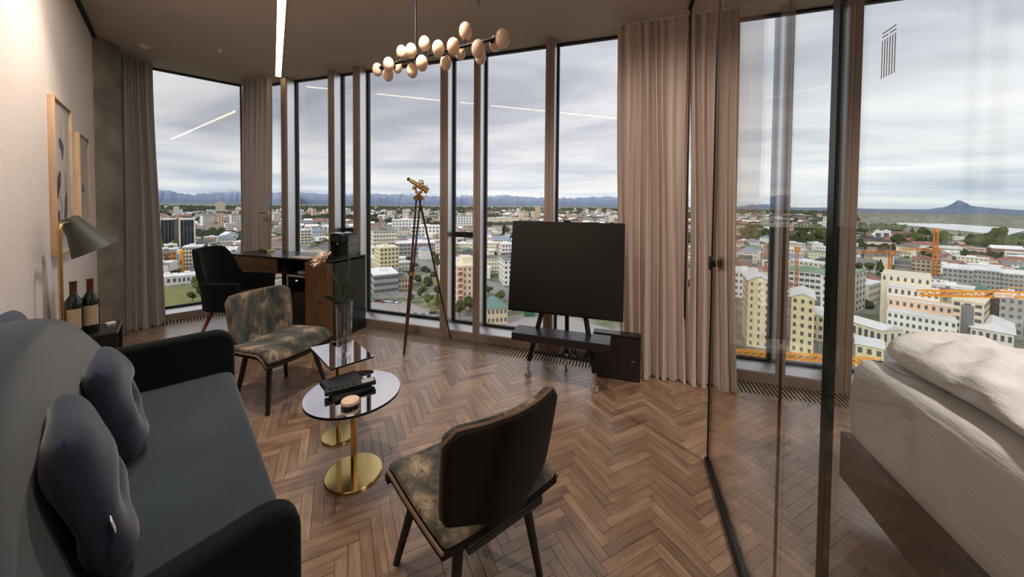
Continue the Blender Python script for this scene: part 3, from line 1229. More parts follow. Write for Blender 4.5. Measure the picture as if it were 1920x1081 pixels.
art2 = [('ink_grey', stroke([(0.1, 0.7), (0.05, 0.1), (0.12, -0.6)], 0.02)), ('ink_grey', stroke([(-0.4, 0.5), (-0.38, -0.3), (-0.3, -0.7)], 0.015)), ('ink_violet', blob(-0.1, -0.2, 0.2, 0.1, seed=3))]
picture('smaller framed pale print next to the concrete column', 4.017, 4.42, 1.175, 1.853, 0.026, art2)


# ------------------------------------------------------------------ desk and what stands on it
YD = 2.655
desk = thing('desk', 'dark topped walnut desk in front of the windows', 'desk', (-2.70, YD, 0))
MB().box(-1.49, 0.0, 0.0, 0.40, 0.765, 0.784).build('desktop', 'desk_black', desk, bevel=0.002)
MB().box(-1.488, -0.785, 0.004, 0.022, 0.607, 0.765).build('drawer_front', 'desk_apron_wood', desk)
k = MB().box(-1.488, -1.47, 0.022, 0.395, 0.607, 0.765).box(-1.47, -0.715, 0.38, 0.395, 0.607, 0.765).box(-1.47, -0.715, 0.022, 0.38, 0.607, 0.617)
k.build('drawer_case', 'desk_apron_wood', desk)
for y in (0.03, 0.36):
    MB().box(-1.48, -1.45, y, y + 0.03, 0.0, 0.607).build('leg', 'black_steel', desk)
# pedestal: open bay for the fridge, then a walnut cupboard
k = MB().box(-0.715, -0.70, 0.012, 0.395, 0.0, 0.765).box(-0.40, -0.385, 0.012, 0.395, 0.0, 0.765).box(-0.70, -0.40, 0.375, 0.39, 0.03, 0.765).box(-0.70, -0.40, 0.03, 0.375, 0.02, 0.04)
k.build('carcass', 'desk_black', desk)
o = MB().box(-0.384, -0.026, 0.002, 0.02, 0.04, 0.760).build('door', 'desk_wood', desk)
MB().path([(-0.23, 0.002, 0.40), (-0.23, -0.014, 0.397), (-0.12, -0.014, 0.397), (-0.12, 0.002, 0.40)], 0.004, 8).build('handle', 'chrome', o, smooth=True)
MB().box(-0.385, -0.026, 0.012, 0.395, 0.0, 0.04).build('plinth', 'desk_black', desk)
MB().box(-0.024, 0.0, 0.0, 0.42, 0.0, 0.800).build('side_panel', 'desk_black', desk, bevel=0.002)

fr = thing('minibar_fridge', 'small grey framed minibar fridge in the open bay of the desk', 'fridge', (-3.25, YD + 0.04, 0.0405))
MB().box(-0.135, 0.135, 0.02, 0.32, 0.0, 0.56).build('fridge_body', 'black_plastic', fr)
for (x0, x1, z0, z1) in ((-0.135, -0.118, 0, 0.56), (0.118, 0.135, 0, 0.56), (-0.118, 0.118, 0, 0.018), (-0.118, 0.118, 0.542, 0.56)):
    MB().box(x0, x1, 0.0, 0.02, z0, z1).build('door_frame', 'fridge_grey', fr)
MB().box(-0.118, 0.118, 0.006, 0.019, 0.018, 0.542).build('door_glass', 'dark_glass', fr)
MB().box(-0.012, 0.012, 0.003, 0.006, 0.50, 0.512).build('display_light', 'blue_led', fr)
k = thing('book', 'pale book lying on top of the minibar fridge', 'book', (-3.22, YD + 0.20, 0.601), 0.05)
MB().box(-0.10, 0.10, -0.075, 0.075, 0.003, 0.024).build('pages', 'paper', k)
MB().box(-0.105, 0.105, -0.08, 0.08, 0.0, 0.003).box(-0.105, 0.105, -0.08, 0.08, 0.024, 0.027).box(-0.105, -0.1, -0.08, 0.08, 0.003, 0.024).build('cover', 'label_paper', k)

dl = thing('desk_lamp', 'slim brass desk lamp with short horizontal head', 'lamp', (-3.97, 2.93, 0.7845))
MB().box(-0.07, 0.05, -0.05, 0.05, 0.0, 0.022).build('base', 'brass', dl, bevel=0.003)
MB().tube((0.015, 0, 0.022), (0.015, 0, 0.452), 0.007, n=12).build('pole', 'brass_old', dl, smooth=True)
m = MB().path([(0.02, 0, 0.452), (-0.10, -0.02, 0.452)], 0.015, 14)
m.build('lamp_head', 'brass', dl, smooth=True)
MB().box(-0.098, 0.0, -0.024, 0.002, 0.437, 0.4405).build('light_bar', 'white_plastic', dl)
k = thing('pen_dish', 'small black dish on the desk next to the brass lamp', 'dish', (-4.12, 2.985, 0.7845))
MB().lathe([(0.0, 0.004), (0.03, 0.004), (0.036, 0.016), (0.04, 0.016), (0.034, 0.0), (0.0, 0.0)], 20).build('dish_body', 'black_plastic', k, smooth=True)
MB().path([(-0.01, 0.0, 0.02), (0.06, 0.012, 0.022)], 0.004, 8).build('pen', 'white_plastic', k)
k = thing('notepad', 'white notepad on the desk front edge left of the black tray', 'notepad', (-3.15, 2.715, 0.7845))
MB().box(-0.13, 0.10, -0.05, 0.075, 0.0, 0.012).build('sheets', 'paper', k)
MB().box(-0.13, 0.10, 0.055, 0.075, 0.012, 0.015).build('binding', 'label_paper', k)
tr = thing('serving_tray', 'black serving tray under the coffee machine on the desk', 'tray', (-2.845, 2.87, 0.8008 - 0.016))
MB().box(-0.165, 0.105, -0.125, 0.16, 0.0, 0.008).build('tray_bottom', 'black_plastic', tr)
k = MB().box(-0.17, -0.165, -0.13, 0.165, 0.0, 0.035).box(0.105, 0.11, -0.13, 0.165, 0.0, 0.035).box(-0.165, 0.105, -0.13, -0.125, 0.0, 0.035).box(-0.165, 0.105, 0.16, 0.165, 0.0, 0.035)
k.build('tray_rim', 'black_plastic', tr)
cm = thing('coffee_machine', 'black and silver capsule coffee machine on the desk tray', 'coffee machine', (-2.80, 2.86, 0.7935))
MB().box(-0.075, 0.062, -0.02, 0.13, 0.0, 0.245).build('body', 'black_plastic', cm, bevel=0.012, seg=3)
MB().box(-0.075, 0.062, -0.10, -0.02, 0.16, 0.245).build('brew_head', 'black_gloss', cm, bevel=0.012, seg=3)
MB().box(-0.06, 0.047, -0.11, -0.02, 0.0, 0.022).build('drip_tray', 'chrome', cm, bevel=0.003)
MB().lathe([(0.011, 0.135), (0.013, 0.16)], 14, MT(-0.006, -0.065, 0)).build('spout', 'chrome', cm, smooth=True)
MB().box(-0.060, 0.047, -0.104, 0.08, 0.246, 0.258).build('lever', 'chrome', cm, bevel=0.005)
MB().box(-0.086, -0.076, -0.09, 0.12, 0.0, 0.24).build('side_plate', 'chrome', cm, bevel=0.004)
MB().box(0.063, 0.085, 0.0, 0.13, 0.0, 0.225).build('water_tank', 'vase_glass', cm)


# ------------------------------------------------------------------ desk chair (tub shell on splayed wooden legs)
dc = thing('desk_chair', 'black tub chair with red brown wooden legs at the desk', 'chair', (-3.60, 2.36, 0), R(22))


def tub(u, v):
    # u around the back from one arm front to the other, v bottom .. top
    th = R(-132 + 264 * u)
    c = math.cos(th / 1.0)
    k = max(0.0, math.cos(th * 0.68)) ** 2.2           # 1 at the middle of the back
    rx, ry = 0.235 + 0.03 * v, 0.245 + 0.03 * v
    x = -rx * math.cos(th)
    y = ry * math.sin(th)
    if abs(th) > PI / 2:
        f = (abs(th) - PI / 2)
        x = 0.20 * math.sin(f) * 1.35
        y = math.copysign(ry - 0.02 * f, th)
    q = min(1.0, max(0.0, (k - 0.42) / 0.42))
    top = 0.635 + 0.28 * q * q * (3 - 2 * q) - 0.02 * (1 - k)
    z = 0.36 + (top - 0.36) * v
    x -= 0.06 * k * v * v
    return (x, y, z)


o = MB().sheet(tub, 40, 10, 0.05).build('shell', 'black_cloth', dc, smooth=True)
m = MB()
m.lathe([(0.0, 0.345), (0.16, 0.348), (0.225, 0.375), (0.24, 0.42), (0.225, 0.45), (0.15, 0.468), (0.0, 0.472)], 32, sx=1.0, sy=1.0)
m.build('seat', 'black_cloth', dc, smooth=True)
for sx, sy in ((-1, -1), (-1, 1), (1, -1), (1, 1)):
    MB().tube((0.13 * sx, 0.13 * sy, 0.36), (0.235 * sx, 0.225 * sy, 0.0), 0.017, 0.011).build('leg', 'red_wood_leg', dc, smooth=True)


# ------------------------------------------------------------------ the two lounge chairs
def seat_fn(u, v):
    # u back .. front, v side .. side
    y = (v - 0.5) * 0.50 * (1 - 0.10 * (1 - u) ** 2)
    x = -0.20 + 0.44 * u
    z = 0.352 + 0.028 * u + 0.022 * (abs(v - 0.5) * 2) ** 2.2 * 0.6
    if u > 0.80:
        f = (u - 0.80) / 0.20
        z -= 0.075 * f ** 2
        x -= 0.012 * f * f
        y *= 1 - 0.05 * f * f
    return (x, y, z)


def back_fn(u, v):
    # u side .. side, v bottom .. top
    a = u * 2 - 1
    w = 0.220 - 0.02 * (1 - v) ** 2 + 0.005 * v
    r = 0.0
    # rounded corners
    e = abs(a)
    y = a * w
    z = 0.335 + 0.375 * v
    if v > 0.85 and e > 0.8:
        z -= 0.034 * ((v - 0.85) / 0.15) ** 1.5 * ((e - 0.8) / 0.2) ** 2
        y *= 1 - 0.03 * ((v - 0.85) / 0.15) ** 2 * ((e - 0.8) / 0.2)
    if v < 0.25:
        f = (0.25 - v) / 0.25
        y *= 1 - 0.22 * f * f * e
        z += 0.02 * f * e * e
    x = -0.185 - 0.062 * v + 0.055 * a * a
    return (x, y, z)


def lounge_chair(label, loc, rz, first=None):
    r = thing('lounge_chair', label, 'chair', loc, rz, 'patterned lounge chairs')
    if first:
        for ch in list(first.children):
            c = ch.copy()
            col.objects.link(c)
            c.parent = r
            for g in ch.children:
                e = g.copy()
                col.objects.link(e)
                e.parent = c
        return r
    MB().sheet(lambda u, v: tuple(Vector(seat_fn(u, v)) + Vector((0, 0, 0.014))), 16, 14, 0.034).build('seat_pad', 'camo_cloth', r, smooth=True).modifiers.new('soft', 'SUBSURF').render_levels = 1
    s = MB().sheet(lambda u, v: tuple(Vector(seat_fn(u, v)) + Vector((0.002, (v - 0.5) * 0.008, -0.012))), 16, 14, 0.02)
    s.build('seat_shell', 'brown_cloth', r, smooth=True)
    pp = [Vector(seat_fn(i / 14, 0)) + Vector((0, -0.005, 0)) for i in range(15)] + [Vector(seat_fn(1, j / 10)) for j in range(1, 10)] + [Vector(seat_fn(i / 14, 1)) + Vector((0, 0.005, 0)) for i in range(14, -1, -1)]
    MB().path(pp, 0.006, 6).build('piping', 'pipe_brown', r, smooth=True)
    MB().sheet(lambda u, v: tuple(Vector(back_fn(u, v)) + Vector((0.016, 0, 0.002))), 18, 14, 0.032).build('back_pad', 'camo_cloth', r, smooth=True).modifiers.new('soft', 'SUBSURF').render_levels = 1
    MB().sheet(lambda u, v: tuple(Vector(back_fn(u, v)) + Vector((-0.010, 0, 0))), 18, 14, 0.02).build('back_shell', 'brown_cloth', r, smooth=True).modifiers.new('soft', 'SUBSURF').render_levels = 1
    qq = [Vector(back_fn(0, j / 10)) for j in range(2, 10)] + [Vector(back_fn(i / 14, 1)) for i in range(15)] + [Vector(back_fn(1, j / 10)) for j in range(9, 1, -1)]
    MB().path(qq, 0.0055, 6).build('back_piping', 'pipe_brown', r, smooth=True)
    MB().box(-0.21, 0.10, -0.15, 0.15, 0.315, 0.342).build('underframe', 'dark_leg', r, bevel=0.006)
    for (x0, y0, x1, y1) in ((-0.12, -0.13, -0.165, -0.18), (-0.12, 0.13, -0.165, 0.18), (0.13, -0.15, 0.20, -0.215), (0.13, 0.15, 0.20, 0.215)):
        MB().tube((x0, y0, 0.340), (x1, y1, 0.0), 0.019, 0.0125, 14).build('leg', 'dark_leg', r, smooth=True)
    return r


ch1 = lounge_chair('mottled lounge chair facing the coffee tables, between desk chair and sofa', (-2.345, 1.80, 0), R(-2))
ch2 = lounge_chair('lounge chair with plain dark back turned to the viewer, nearest the bottom edge', (-0.52, 1.145, 0), R(147), ch1)

# ------------------------------------------------------------------ mirror topped tables
rt = thing('coffee_table', 'round mirror topped coffee table on a brass disc foot', 'table', (-1.277, 1.369, 0))
MB().lathe([(0.0, 0.014), (0.130, 0.014), (0.133, 0.011), (0.133, 0.0), (0.0, 0.0)], 64).build('base', 'brass', rt, smooth=True)
MB().lathe([(0.015, 0.014), (0.015, 0.404)], 24).build('pole', 'brass', rt, smooth=True)
MB().lathe([(0.05, 0.404), (0.05, 0.409)], 24).build('mount_plate', 'black_steel', rt, smooth=True)
MB().lathe([(0.0, 0.409), (0.221, 0.409), (0.221, 0.418), (0.0, 0.418)], 96).build('edge', 'mirror_edge', rt, smooth=True)
MB().lathe([(0.0, 0.4182), (0.2195, 0.4182), (0.2195, 0.4200), (0.0, 0.4200)], 96).build('tabletop', 'mirror_top', rt, smooth=True)

qt = thing('side_table', 'square mirror topped table on a brass foot, behind the round one', 'table', (-1.571, 1.567, 0))
MB().lathe([(0.0, 0.014), (0.088, 0.014), (0.091, 0.011), (0.091, 0.0), (0.0, 0.0)], 48).build('base', 'brass', qt, smooth=True)
MB().lathe([(0.014, 0.014), (0.014, 0.459)], 24).build('pole', 'brass', qt, smooth=True)
poly = [(-1.829 + 1.571, 1.608 - 1.567), (-1.484 + 1.571, 1.430 - 1.567), (-1.382 + 1.571, 1.637 - 1.567), (-1.690 + 1.571, 1.806 - 1.567)]
MB().prism(poly, 0.459, 0.4680, 'z').build('edge', 'mirror_edge', qt)
MB().prism([(x * 0.992, y * 0.992) for x, y in poly], 0.4682, 0.470, 'z').build('tabletop', 'mirror_top', qt)

ZT = 0.4203
fo = thing('menu_folder', 'flat black leather folder on the round mirror table', 'folder', (-1.345, 1.375, ZT), math.atan2(-0.118, 0.227))
MB().box(-0.135, 0.12, -0.075, 0.105, 0.0, 0.010).build('cover', 'black_cloth', fo, bevel=0.003)
MB().box(-0.128, 0.113, -0.070, 0.100, 0.010, 0.012).build('inlay', 'black_plastic', fo)
rm = thing('remote_control', 'long black remote with pale sticker lying across the folder', 'remote', (-1.28, 1.375, ZT + 0.0128), math.atan2(0.19, 0.16))
MB().box(-0.13, 0.10, -0.024, 0.024, 0.0, 0.022).build('body', 'black_plastic', rm, bevel=0.004)
MB().box(0.035, 0.092, -0.020, 0.020, 0.0222, 0.0235).build('sticker', 'fridge_grey', rm)
k = MB()
for i in range(5):
    for j in range(2):
        k.box(-0.11 + i * 0.026, -0.095 + i * 0.026, -0.014 + j * 0.018, -0.004 + j * 0.018, 0.022, 0.0245)
k.build('keys', 'dark_leg', rm)
cd = thing('candle_tin', 'small round pale lidded tin on the round mirror table', 'tin', (-1.202, 1.268, ZT))
MB().lathe([(0.0, 0.0), (0.036, 0.0), (0.039, 0.003), (0.039, 0.012), (0.0, 0.012)], 32).build('tin_body', 'mirror_edge', cd, smooth=True)
MB().lathe([(0.0, 0.0122), (0.040, 0.0122), (0.040, 0.022), (0.037, 0.026), (0.0, 0.027)], 32).build('lid', 'tin_wood', cd, smooth=True)

ZS = 0.4703
va = thing('glass_vase', 'tall clear glass vase on the square mirror table', 'vase', (-1.555, 1.595, ZS))
MB().lathe([(0.0, 0.0), (0.036, 0.0), (0.038, 0.004), (0.040, 0.10), (0.046, 0.305), (0.043, 0.305), (0.037, 0.10), (0.034, 0.022), (0.0, 0.018)], 28).build('glass_body', 'vase_glass', va, smooth=True)
fw = thing('flower', 'pale peach spiky flower with dark leaves standing in the vase', 'flower', (-1.555, 1.595, ZS + 0.019))
hd = Vector((-0.125, -0.03, 0.525))
st_ = [(0.012, 0, 0.0), (0.016, 0, 0.15), (0.0, 0.0, 0.28), (-0.04, -0.01, 0.40), (-0.09, -0.022, 0.485), tuple(hd)]
MB().path(st_, 0.0038, 8).build('stem', 'leaf_dark', fw, smooth=True)
rnd = random.Random(5)
ax = Vector((-0.55, -0.25, 0.55)).normalized()
for ring, (n, ln, ang) in enumerate(((18, 0.066, 80), (16, 0.064, 58), (12, 0.056, 36), (8, 0.045, 15))):
    for i in range(n):
        th = 2 * PI * (i + 0.5 * ring) / n + rnd.uniform(-0.1, 0.1)
        a = R(ang + rnd.uniform(-7, 7))
        u = ax.orthogonal().normalized()
        w_ = ax.cross(u)
        d = (ax * math.cos(a) + (u * math.cos(th) + w_ * math.sin(th)) * math.sin(a)).normalized()
        l = ln * rnd.uniform(0.85, 1.1)
        m = MB().path([hd + d * 0.006, hd + d * l * 0.5 + ax * 0.003, hd + d * l], [0.003, 0.0052, 0.0012], 5)
        m.build('petal', 'petal', fw)
MB().ball(hd, 0.014).build('flower_eye', 'petal', fw, smooth=True)
for (p0, p1, p2, w0) in (((-0.01, 0, 0.27), (-0.07, 0.0, 0.30), (-0.14, -0.01, 0.315), 0.022), ((-0.03, -0.005, 0.37), (-0.06, 0.01, 0.42), (-0.10, 0.03, 0.44), 0.02),
                         ((0.0, 0, 0.25), (0.05, 0.02, 0.38), (0.065, 0.02, 0.50), 0.017), ((0.0, 0, 0.30), (0.02, 0.03, 0.44), (0.0, 0.04, 0.56), 0.017),
                         ((-0.02, 0, 0.33), (0.03, -0.02, 0.40), (0.07, -0.03, 0.42), 0.018), ((0.0, 0, 0.24), (-0.05, 0.01, 0.29), (-0.09, 0.03, 0.285), 0.018)):
    p0, p1, p2 = Vector(p0), Vector(p1), Vector(p2)
    sd = (p2 - p0).cross(Vector((0.3, 0.9, 0.2))).normalized()

    def lf(u, v, p0=p0, p1=p1, p2=p2, sd=sd, w0=w0):
        p = p0.lerp(p1, u).lerp(p1.lerp(p2, u), u)
        return p + sd * (v - 0.5) * 2 * w0 * math.sin(PI * min(0.999, u * 0.93 + 0.06)) ** 0.8
    MB().sheet(lf, 8, 2, 0.0012).build('leaf', 'leaf_dark', fw, smooth=True)


# ------------------------------------------------------------------ brass scope on a wooden tripod
tp = thing('telescope_tripod', 'antique brass telescope on a tall dark wooden tripod by the windows', 'telescope', (-1.87, 2.83, 0))
apex = Vector((0.0, 0.0, 1.42))
F1, F2, F3 = Vector((0.014, -0.25, 0.0)), Vector((0.20, 0.268, 0.001)), Vector((-0.22, 0.12, 0.0))
for fpt, pair in ((F1, True), (F2, False), (F3, True)):
    d = (fpt - apex).normalized()
    side = d.cross(Vector((0, 0, 1))).normalized()
    Lh = (fpt - apex).length
    mid = apex + d * Lh * 0.50
    s = 0.022
    leg = MB()
    if pair:
        for q in (-1, 1):
            leg.tube(apex + side * s * q + d * 0.02, mid + side * 0.012 * q, 0.0085, 0.0085, 8)
        leg.tube(mid - d * 0.05, fpt - d * 0.03, 0.017, 0.011, 10)
    else:
        for q in (-1, 1):
            leg.tube(apex + side * 0.010 * q + d * 0.02, mid + side * 0.006 * q, 0.006, 0.006, 8)
        leg.tube(mid - d * 0.05, fpt - d * 0.03, 0.010, 0.007, 10)
    lo = leg.build('leg', 'tripod_wood', tp, smooth=True)
    MB().tube(mid - d * 0.018, mid + d * 0.012, 0.027 if pair else 0.013, n=14).build('brass_clamp', 'brass_old', lo, smooth=True)
    MB().tube(fpt - d * 0.032, fpt, 0.010, 0.002, 8).build('foot_spike', 'black_steel', lo, smooth=True)
k = MB().lathe([(0.012, 1.385), (0.045, 1.39), (0.05, 1.42), (0.035, 1.432), (0.02, 1.44), (0.016, 1.47), (0.0, 1.47)], 20)
k.build('tripod_head', 'brass_old', tp, smooth=True)
k = MB()
k.path([(-0.028, 0, 1.46), (-0.032, 0, 1.50), (-0.03, 0, 1.53)], 0.008, 8).path([(0.028, 0, 1.46), (0.032, 0, 1.50), (0.03, 0, 1.53)], 0.008, 8)
k.tube((-0.035, 0, 1.46), (0.035, 0, 1.46), 0.009)
k.build('yoke', 'brass_old', tp, smooth=True)
p0, p1 = Vector((-0.095, -0.03, 1.585)), Vector((0.055, 0.03, 1.485))
d = (p1 - p0).normalized()
k = MB().path([p0, p0 + d * 0.03, p0 + d * 0.031, p0 + d * 0.10, p0 + d * 0.101, p1, p1 + d * 0.001, p1 + d * 0.025], [0.013, 0.013, 0.019, 0.019, 0.024, 0.024, 0.03, 0.03], 20)
k.build('telescope_tube', 'brass', tp, smooth=True)
MB().path([p0 - d * 0.006, p0 + d * 0.012], 0.016, 14).build('eyepiece', 'black_steel', tp, smooth=True)
for (c, r_) in ((Vector((0.045, -0.03, 1.545)), 0.028), (Vector((0.06, 0.02, 1.50)), 0.024), (Vector((-0.03, -0.035, 1.50)), 0.014)):
    w_ = MB()
    ring = [c + Vector((math.cos(a) * r_, 0, math.sin(a) * r_)) for a in [2 * PI * i / 24 for i in range(25)]]
    w_.path(ring, 0.0045, 8, cap=False)
    for a in (0, PI / 3, 2 * PI / 3):
        v = Vector((math.cos(a) * r_, 0, math.sin(a) * r_))
        w_.tube(c - v, c + v, 0.0028, n=6)
    w_.tube(c + Vector((0, -0.008, 0)), c + Vector((0, 0.03, 0)), 0.007, n=10)
    w_.build('hand_wheel', 'brass', tp, smooth=True)

# ------------------------------------------------------------------ television on an easel stand
TB = math.atan2(0.10, 0.70)
tv = thing('television', 'large switched-off flat television leaning on an easel stand', 'television', (-0.455, 2.602, 0.515))
tilt = Matrix.Rotation(-TB, 4, 'X')
W2, HT = 0.437, 0.712
MB().box(-W2 + 0.006, W2 - 0.006, 0.0, 0.004, 0.012, HT - 0.006, tilt).build('screen', 'screen', tv)
k = MB().box(-W2, W2, -0.001, 0.03, 0.0, 0.012, tilt).box(-W2, W2, -0.001, 0.03, HT - 0.006, HT, tilt).box(-W2, -W2 + 0.006, -0.001, 0.03, 0.012, HT - 0.006, tilt).box(W2 - 0.006, W2, -0.001, 0.03, 0.012, HT - 0.006, tilt)
k.build('bezel', 'black_gloss', tv)
MB().box(-W2 + 0.006, W2 - 0.006, 0.004, 0.034, 0.012, HT - 0.006, tilt).build('rear_housing', 'black_plastic', tv)
MB().box(-0.02, 0.035, -0.004, 0.03, HT + 0.0005, HT + 0.014, tilt).build('webcam', 'black_plastic', tv, bevel=0.003)
MB().box(-0.05, -0.02, -0.0022, -0.0012, 0.004, 0.009, tilt).build('badge', 'chrome', tv)

es = thing('easel_stand', 'black easel stand on casters carrying the television, with shelf', 'stand', (-0.455, 2.60, 0))
top = Vector((0.0, 0.215, 1.18))


def leg_pts(fx, fy, zf=0.12):
    return [top + Vector((0.05 if fx > 0 else -0.05, 0, 0)), Vector((fx, fy, zf))]


for (fx, fy, mt) in ((-0.262, -0.018, 'black_steel'), (0.250, -0.055, 'black_steel')):
    a = Vector((math.copysign(0.075, fx), 0.135, 0.95))
    b = Vector((fx * 0.985, fy + 0.006, 0.14))
    l = MB().path([a, a.lerp(b, 0.5), b], [0.017, 0.019, 0.019], 8).build('leg', 'black_steel', es)
    MB().path([b, Vector((fx, fy, 0.045))], [0.014, 0.011], 10).build('caster_stem', 'chrome', l, smooth=True)
    w_ = MB().lathe([(0.0, -0.010), (0.024, -0.010), (0.028, -0.006), (0.028, 0.006), (0.024, 0.010), (0.0, 0.010)], 20, MT(fx, fy, 0.0285, R(25), R(90)))
    w_.build('caster_wheel', 'chrome', l, smooth=True)
a, b = Vector((0.0, 0.16, 0.95)), Vector((0.0, 0.225, 0.14))
l = MB().path([a, b], [0.017, 0.017], 8).build('leg', 'black_steel', es)
MB().path([b, Vector((0.0, 0.226, 0.045))], [0.013, 0.011], 10).build('caster_stem', 'chrome', l, smooth=True)
MB().lathe([(0.0, -0.010), (0.024, -0.010), (0.028, -0.006), (0.028, 0.006), (0.024, 0.010), (0.0, 0.010)], 20, MT(0.0, 0.226, 0.0285, R(70), R(90))).build('caster_wheel', 'chrome', l, smooth=True)
MB().box(-0.365, 0.355, -0.13, 0.055, 0.330, 0.388).build('shelf_box', 'desk_black', es, bevel=0.004)
MB().box(-0.16, 0.16, 0.135, 0.16, 0.85, 0.93).build('mount_bar', 'black_steel', es)
MB().tube((-0.22, 0.02, 0.20), (0.215, -0.01, 0.20), 0.012, n=8).build('cross_bar', 'black_steel', es, smooth=True)
k = MB().tube((0.0, 0.215, 0.20), (0.10, -0.005, 0.20), 0.011, n=8).tube((0.0, 0.215, 0.24), (-0.02, 0.0, 0.21), 0.011, n=8)
k.build('rear_brace', 'black_steel', es, smooth=True)
k = MB()
cab = [(0.03, 0.18, 0.31), (0.06, 0.10, 0.22), (0.11, 0.06, 0.17), (0.17, 0.08, 0.20), (0.20, 0.10, 0.29)]
k.path(cab, 0.008, 8)
k.path([(0.05, 0.17, 0.30), (0.09, 0.12, 0.18), (0.14, 0.11, 0.16), (0.19, 0.12, 0.26)], 0.007, 8)
k.build('cable', 'black_plastic', es, smooth=True)

sp = thing('cabinet', 'low black box cabinet on the floor beside the television stand', 'cabinet', (-0.065, 2.79, 0))
MB().box(-0.175, 0.175, 0.012, 0.085, 0.0, 0.340).build('cabinet_body', 'desk_black', sp, bevel=0.003)
MB().box(-0.178, 0.178, -0.002, 0.088, 0.3405, 0.354).build('cabinet_top', 'desk_black', sp, bevel=0.002)
o = MB().box(-0.172, 0.172, 0.0, 0.0115, 0.006, 0.335).build('door', 'desk_black', sp)
MB().box(0.108, 0.135, -0.004, 0.0, 0.158, 0.164).build('handle', 'chrome', o)

# ------------------------------------------------------------------ chandelier of egg globes
cx, cy = -1.277, 1.895
cl = thing('globe_chandelier', 'black bar chandelier with many white egg shaped globes', 'chandelier', (cx, cy, CEIL))
ZB = 2.262 - CEIL
bd = Vector((0.987, -0.162, 0))
bn = Vector((0.162, 0.987, 0))
MB().lathe([(0.05, -0.03), (0.05, -0.0005)], 24).build('ceiling_cup', 'black_steel', cl, smooth=True)
MB().tube((0, 0, -0.03), (0, 0, ZB), 0.0065, n=10).build('drop_rod', 'black_steel', cl, smooth=True)
MB().tube(bd * -0.275 + Vector((0, 0, ZB)), bd * 0.585 + Vector((0, 0, ZB)), 0.0095, n=12).build('bar', 'black_steel', cl, smooth=True)
GL = [(-1.61, 2.250, .0, .036), (-1.507, 2.266, -.06, .037), (-1.511, 2.200, -.02, .036), (-1.428, 2.233, .09, .033), (-1.392, 2.322, .02, .037), (-1.312, 2.315, -.05, .038),
      (-1.303, 2.19, 0, .038), (-1.225, 2.222, -.06, .039), (-1.204, 2.337, -.01, .038), (-1.097, 2.286, -.06, .039), (-1.041, 2.191, .03, .037), (-0.986, 2.275, -.06, .04),
      (-0.938, 2.228, .07, .034), (-0.901, 2.346, .01, .041), (-0.814, 2.226, -.06, .041), (-0.799, 2.180, .05, .036), (-0.706, 2.233, .05, .036), (-0.660, 2.252, 0, .042)]
flat('globe_glass', rgb(236, 204, 176), 0.35, var=0.02, coat=0.3)
for (x, z, off, r_) in GL:
    s = (x - cx) / 0.987
    pl = Vector((cx, cy, 0)) + bd * s
    k_ = 1 + off / pl.dot(bn)                    # in front of or behind the bar
    p = Vector((pl.x * k_ - cx, pl.y * k_ - cy, CAM_H + (z - CAM_H) * k_ - CEIL))
    s = p.dot(bd)
    onb = bd * max(-0.275, min(0.585, s)) + Vector((0, 0, ZB))
    d = (p - onb)
    d = d.normalized() if d.length > 1e-3 else Vector((0, 0, 1))
    g = MB()
    g.ball(p, r_ * 0.92, r_ * 0.92, r_ * 1.25, 20, 14)
    o = g.build('globe', 'globe_glass', cl, smooth=True)
    h = MB().tube(onb, p - d * r_ * 0.95, 0.004, n=8)
    h.tube(p - d * r_ * 1.15, p - d * r_ * 0.78, 0.013, n=12)
    h.build('lamp_holder', 'black_steel', o, smooth=True)

# ------------------------------------------------------------------ bed
bed = thing('bed', 'low dark bed frame behind the glass partition', 'bed', (0.94, 1.965, 0))
MB().box(0.0, 0.03, -2.3, 0.0, 0.124, 0.33).build('side_rail', 'bed_black', bed, bevel=0.003)
MB().box(1.60, 1.63, -2.3, 0.0, 0.124, 0.33).build('side_rail', 'bed_black', bed, bevel=0.003)
MB().box(0.03, 1.60, -0.03, 0.0, 0.124, 0.33).build('foot_rail', 'bed_black', bed, bevel=0.003)
MB().box(0.03, 1.60, -2.3, -0.031, 0.25, 0.29).build('slat_base', 'bed_black', bed)
for x in (0.03, 1.48):
    for y in (-0.55, -2.1):
        MB().box(x, x + 0.12, y, y + 0.12, 0.0, 0.125).build('leg', 'bed_black', bed)

ma = thing('mattress', 'thick mattress in a wrinkled white fitted sheet on the bed', 'mattress', (0.94, 1.965, 0.331))


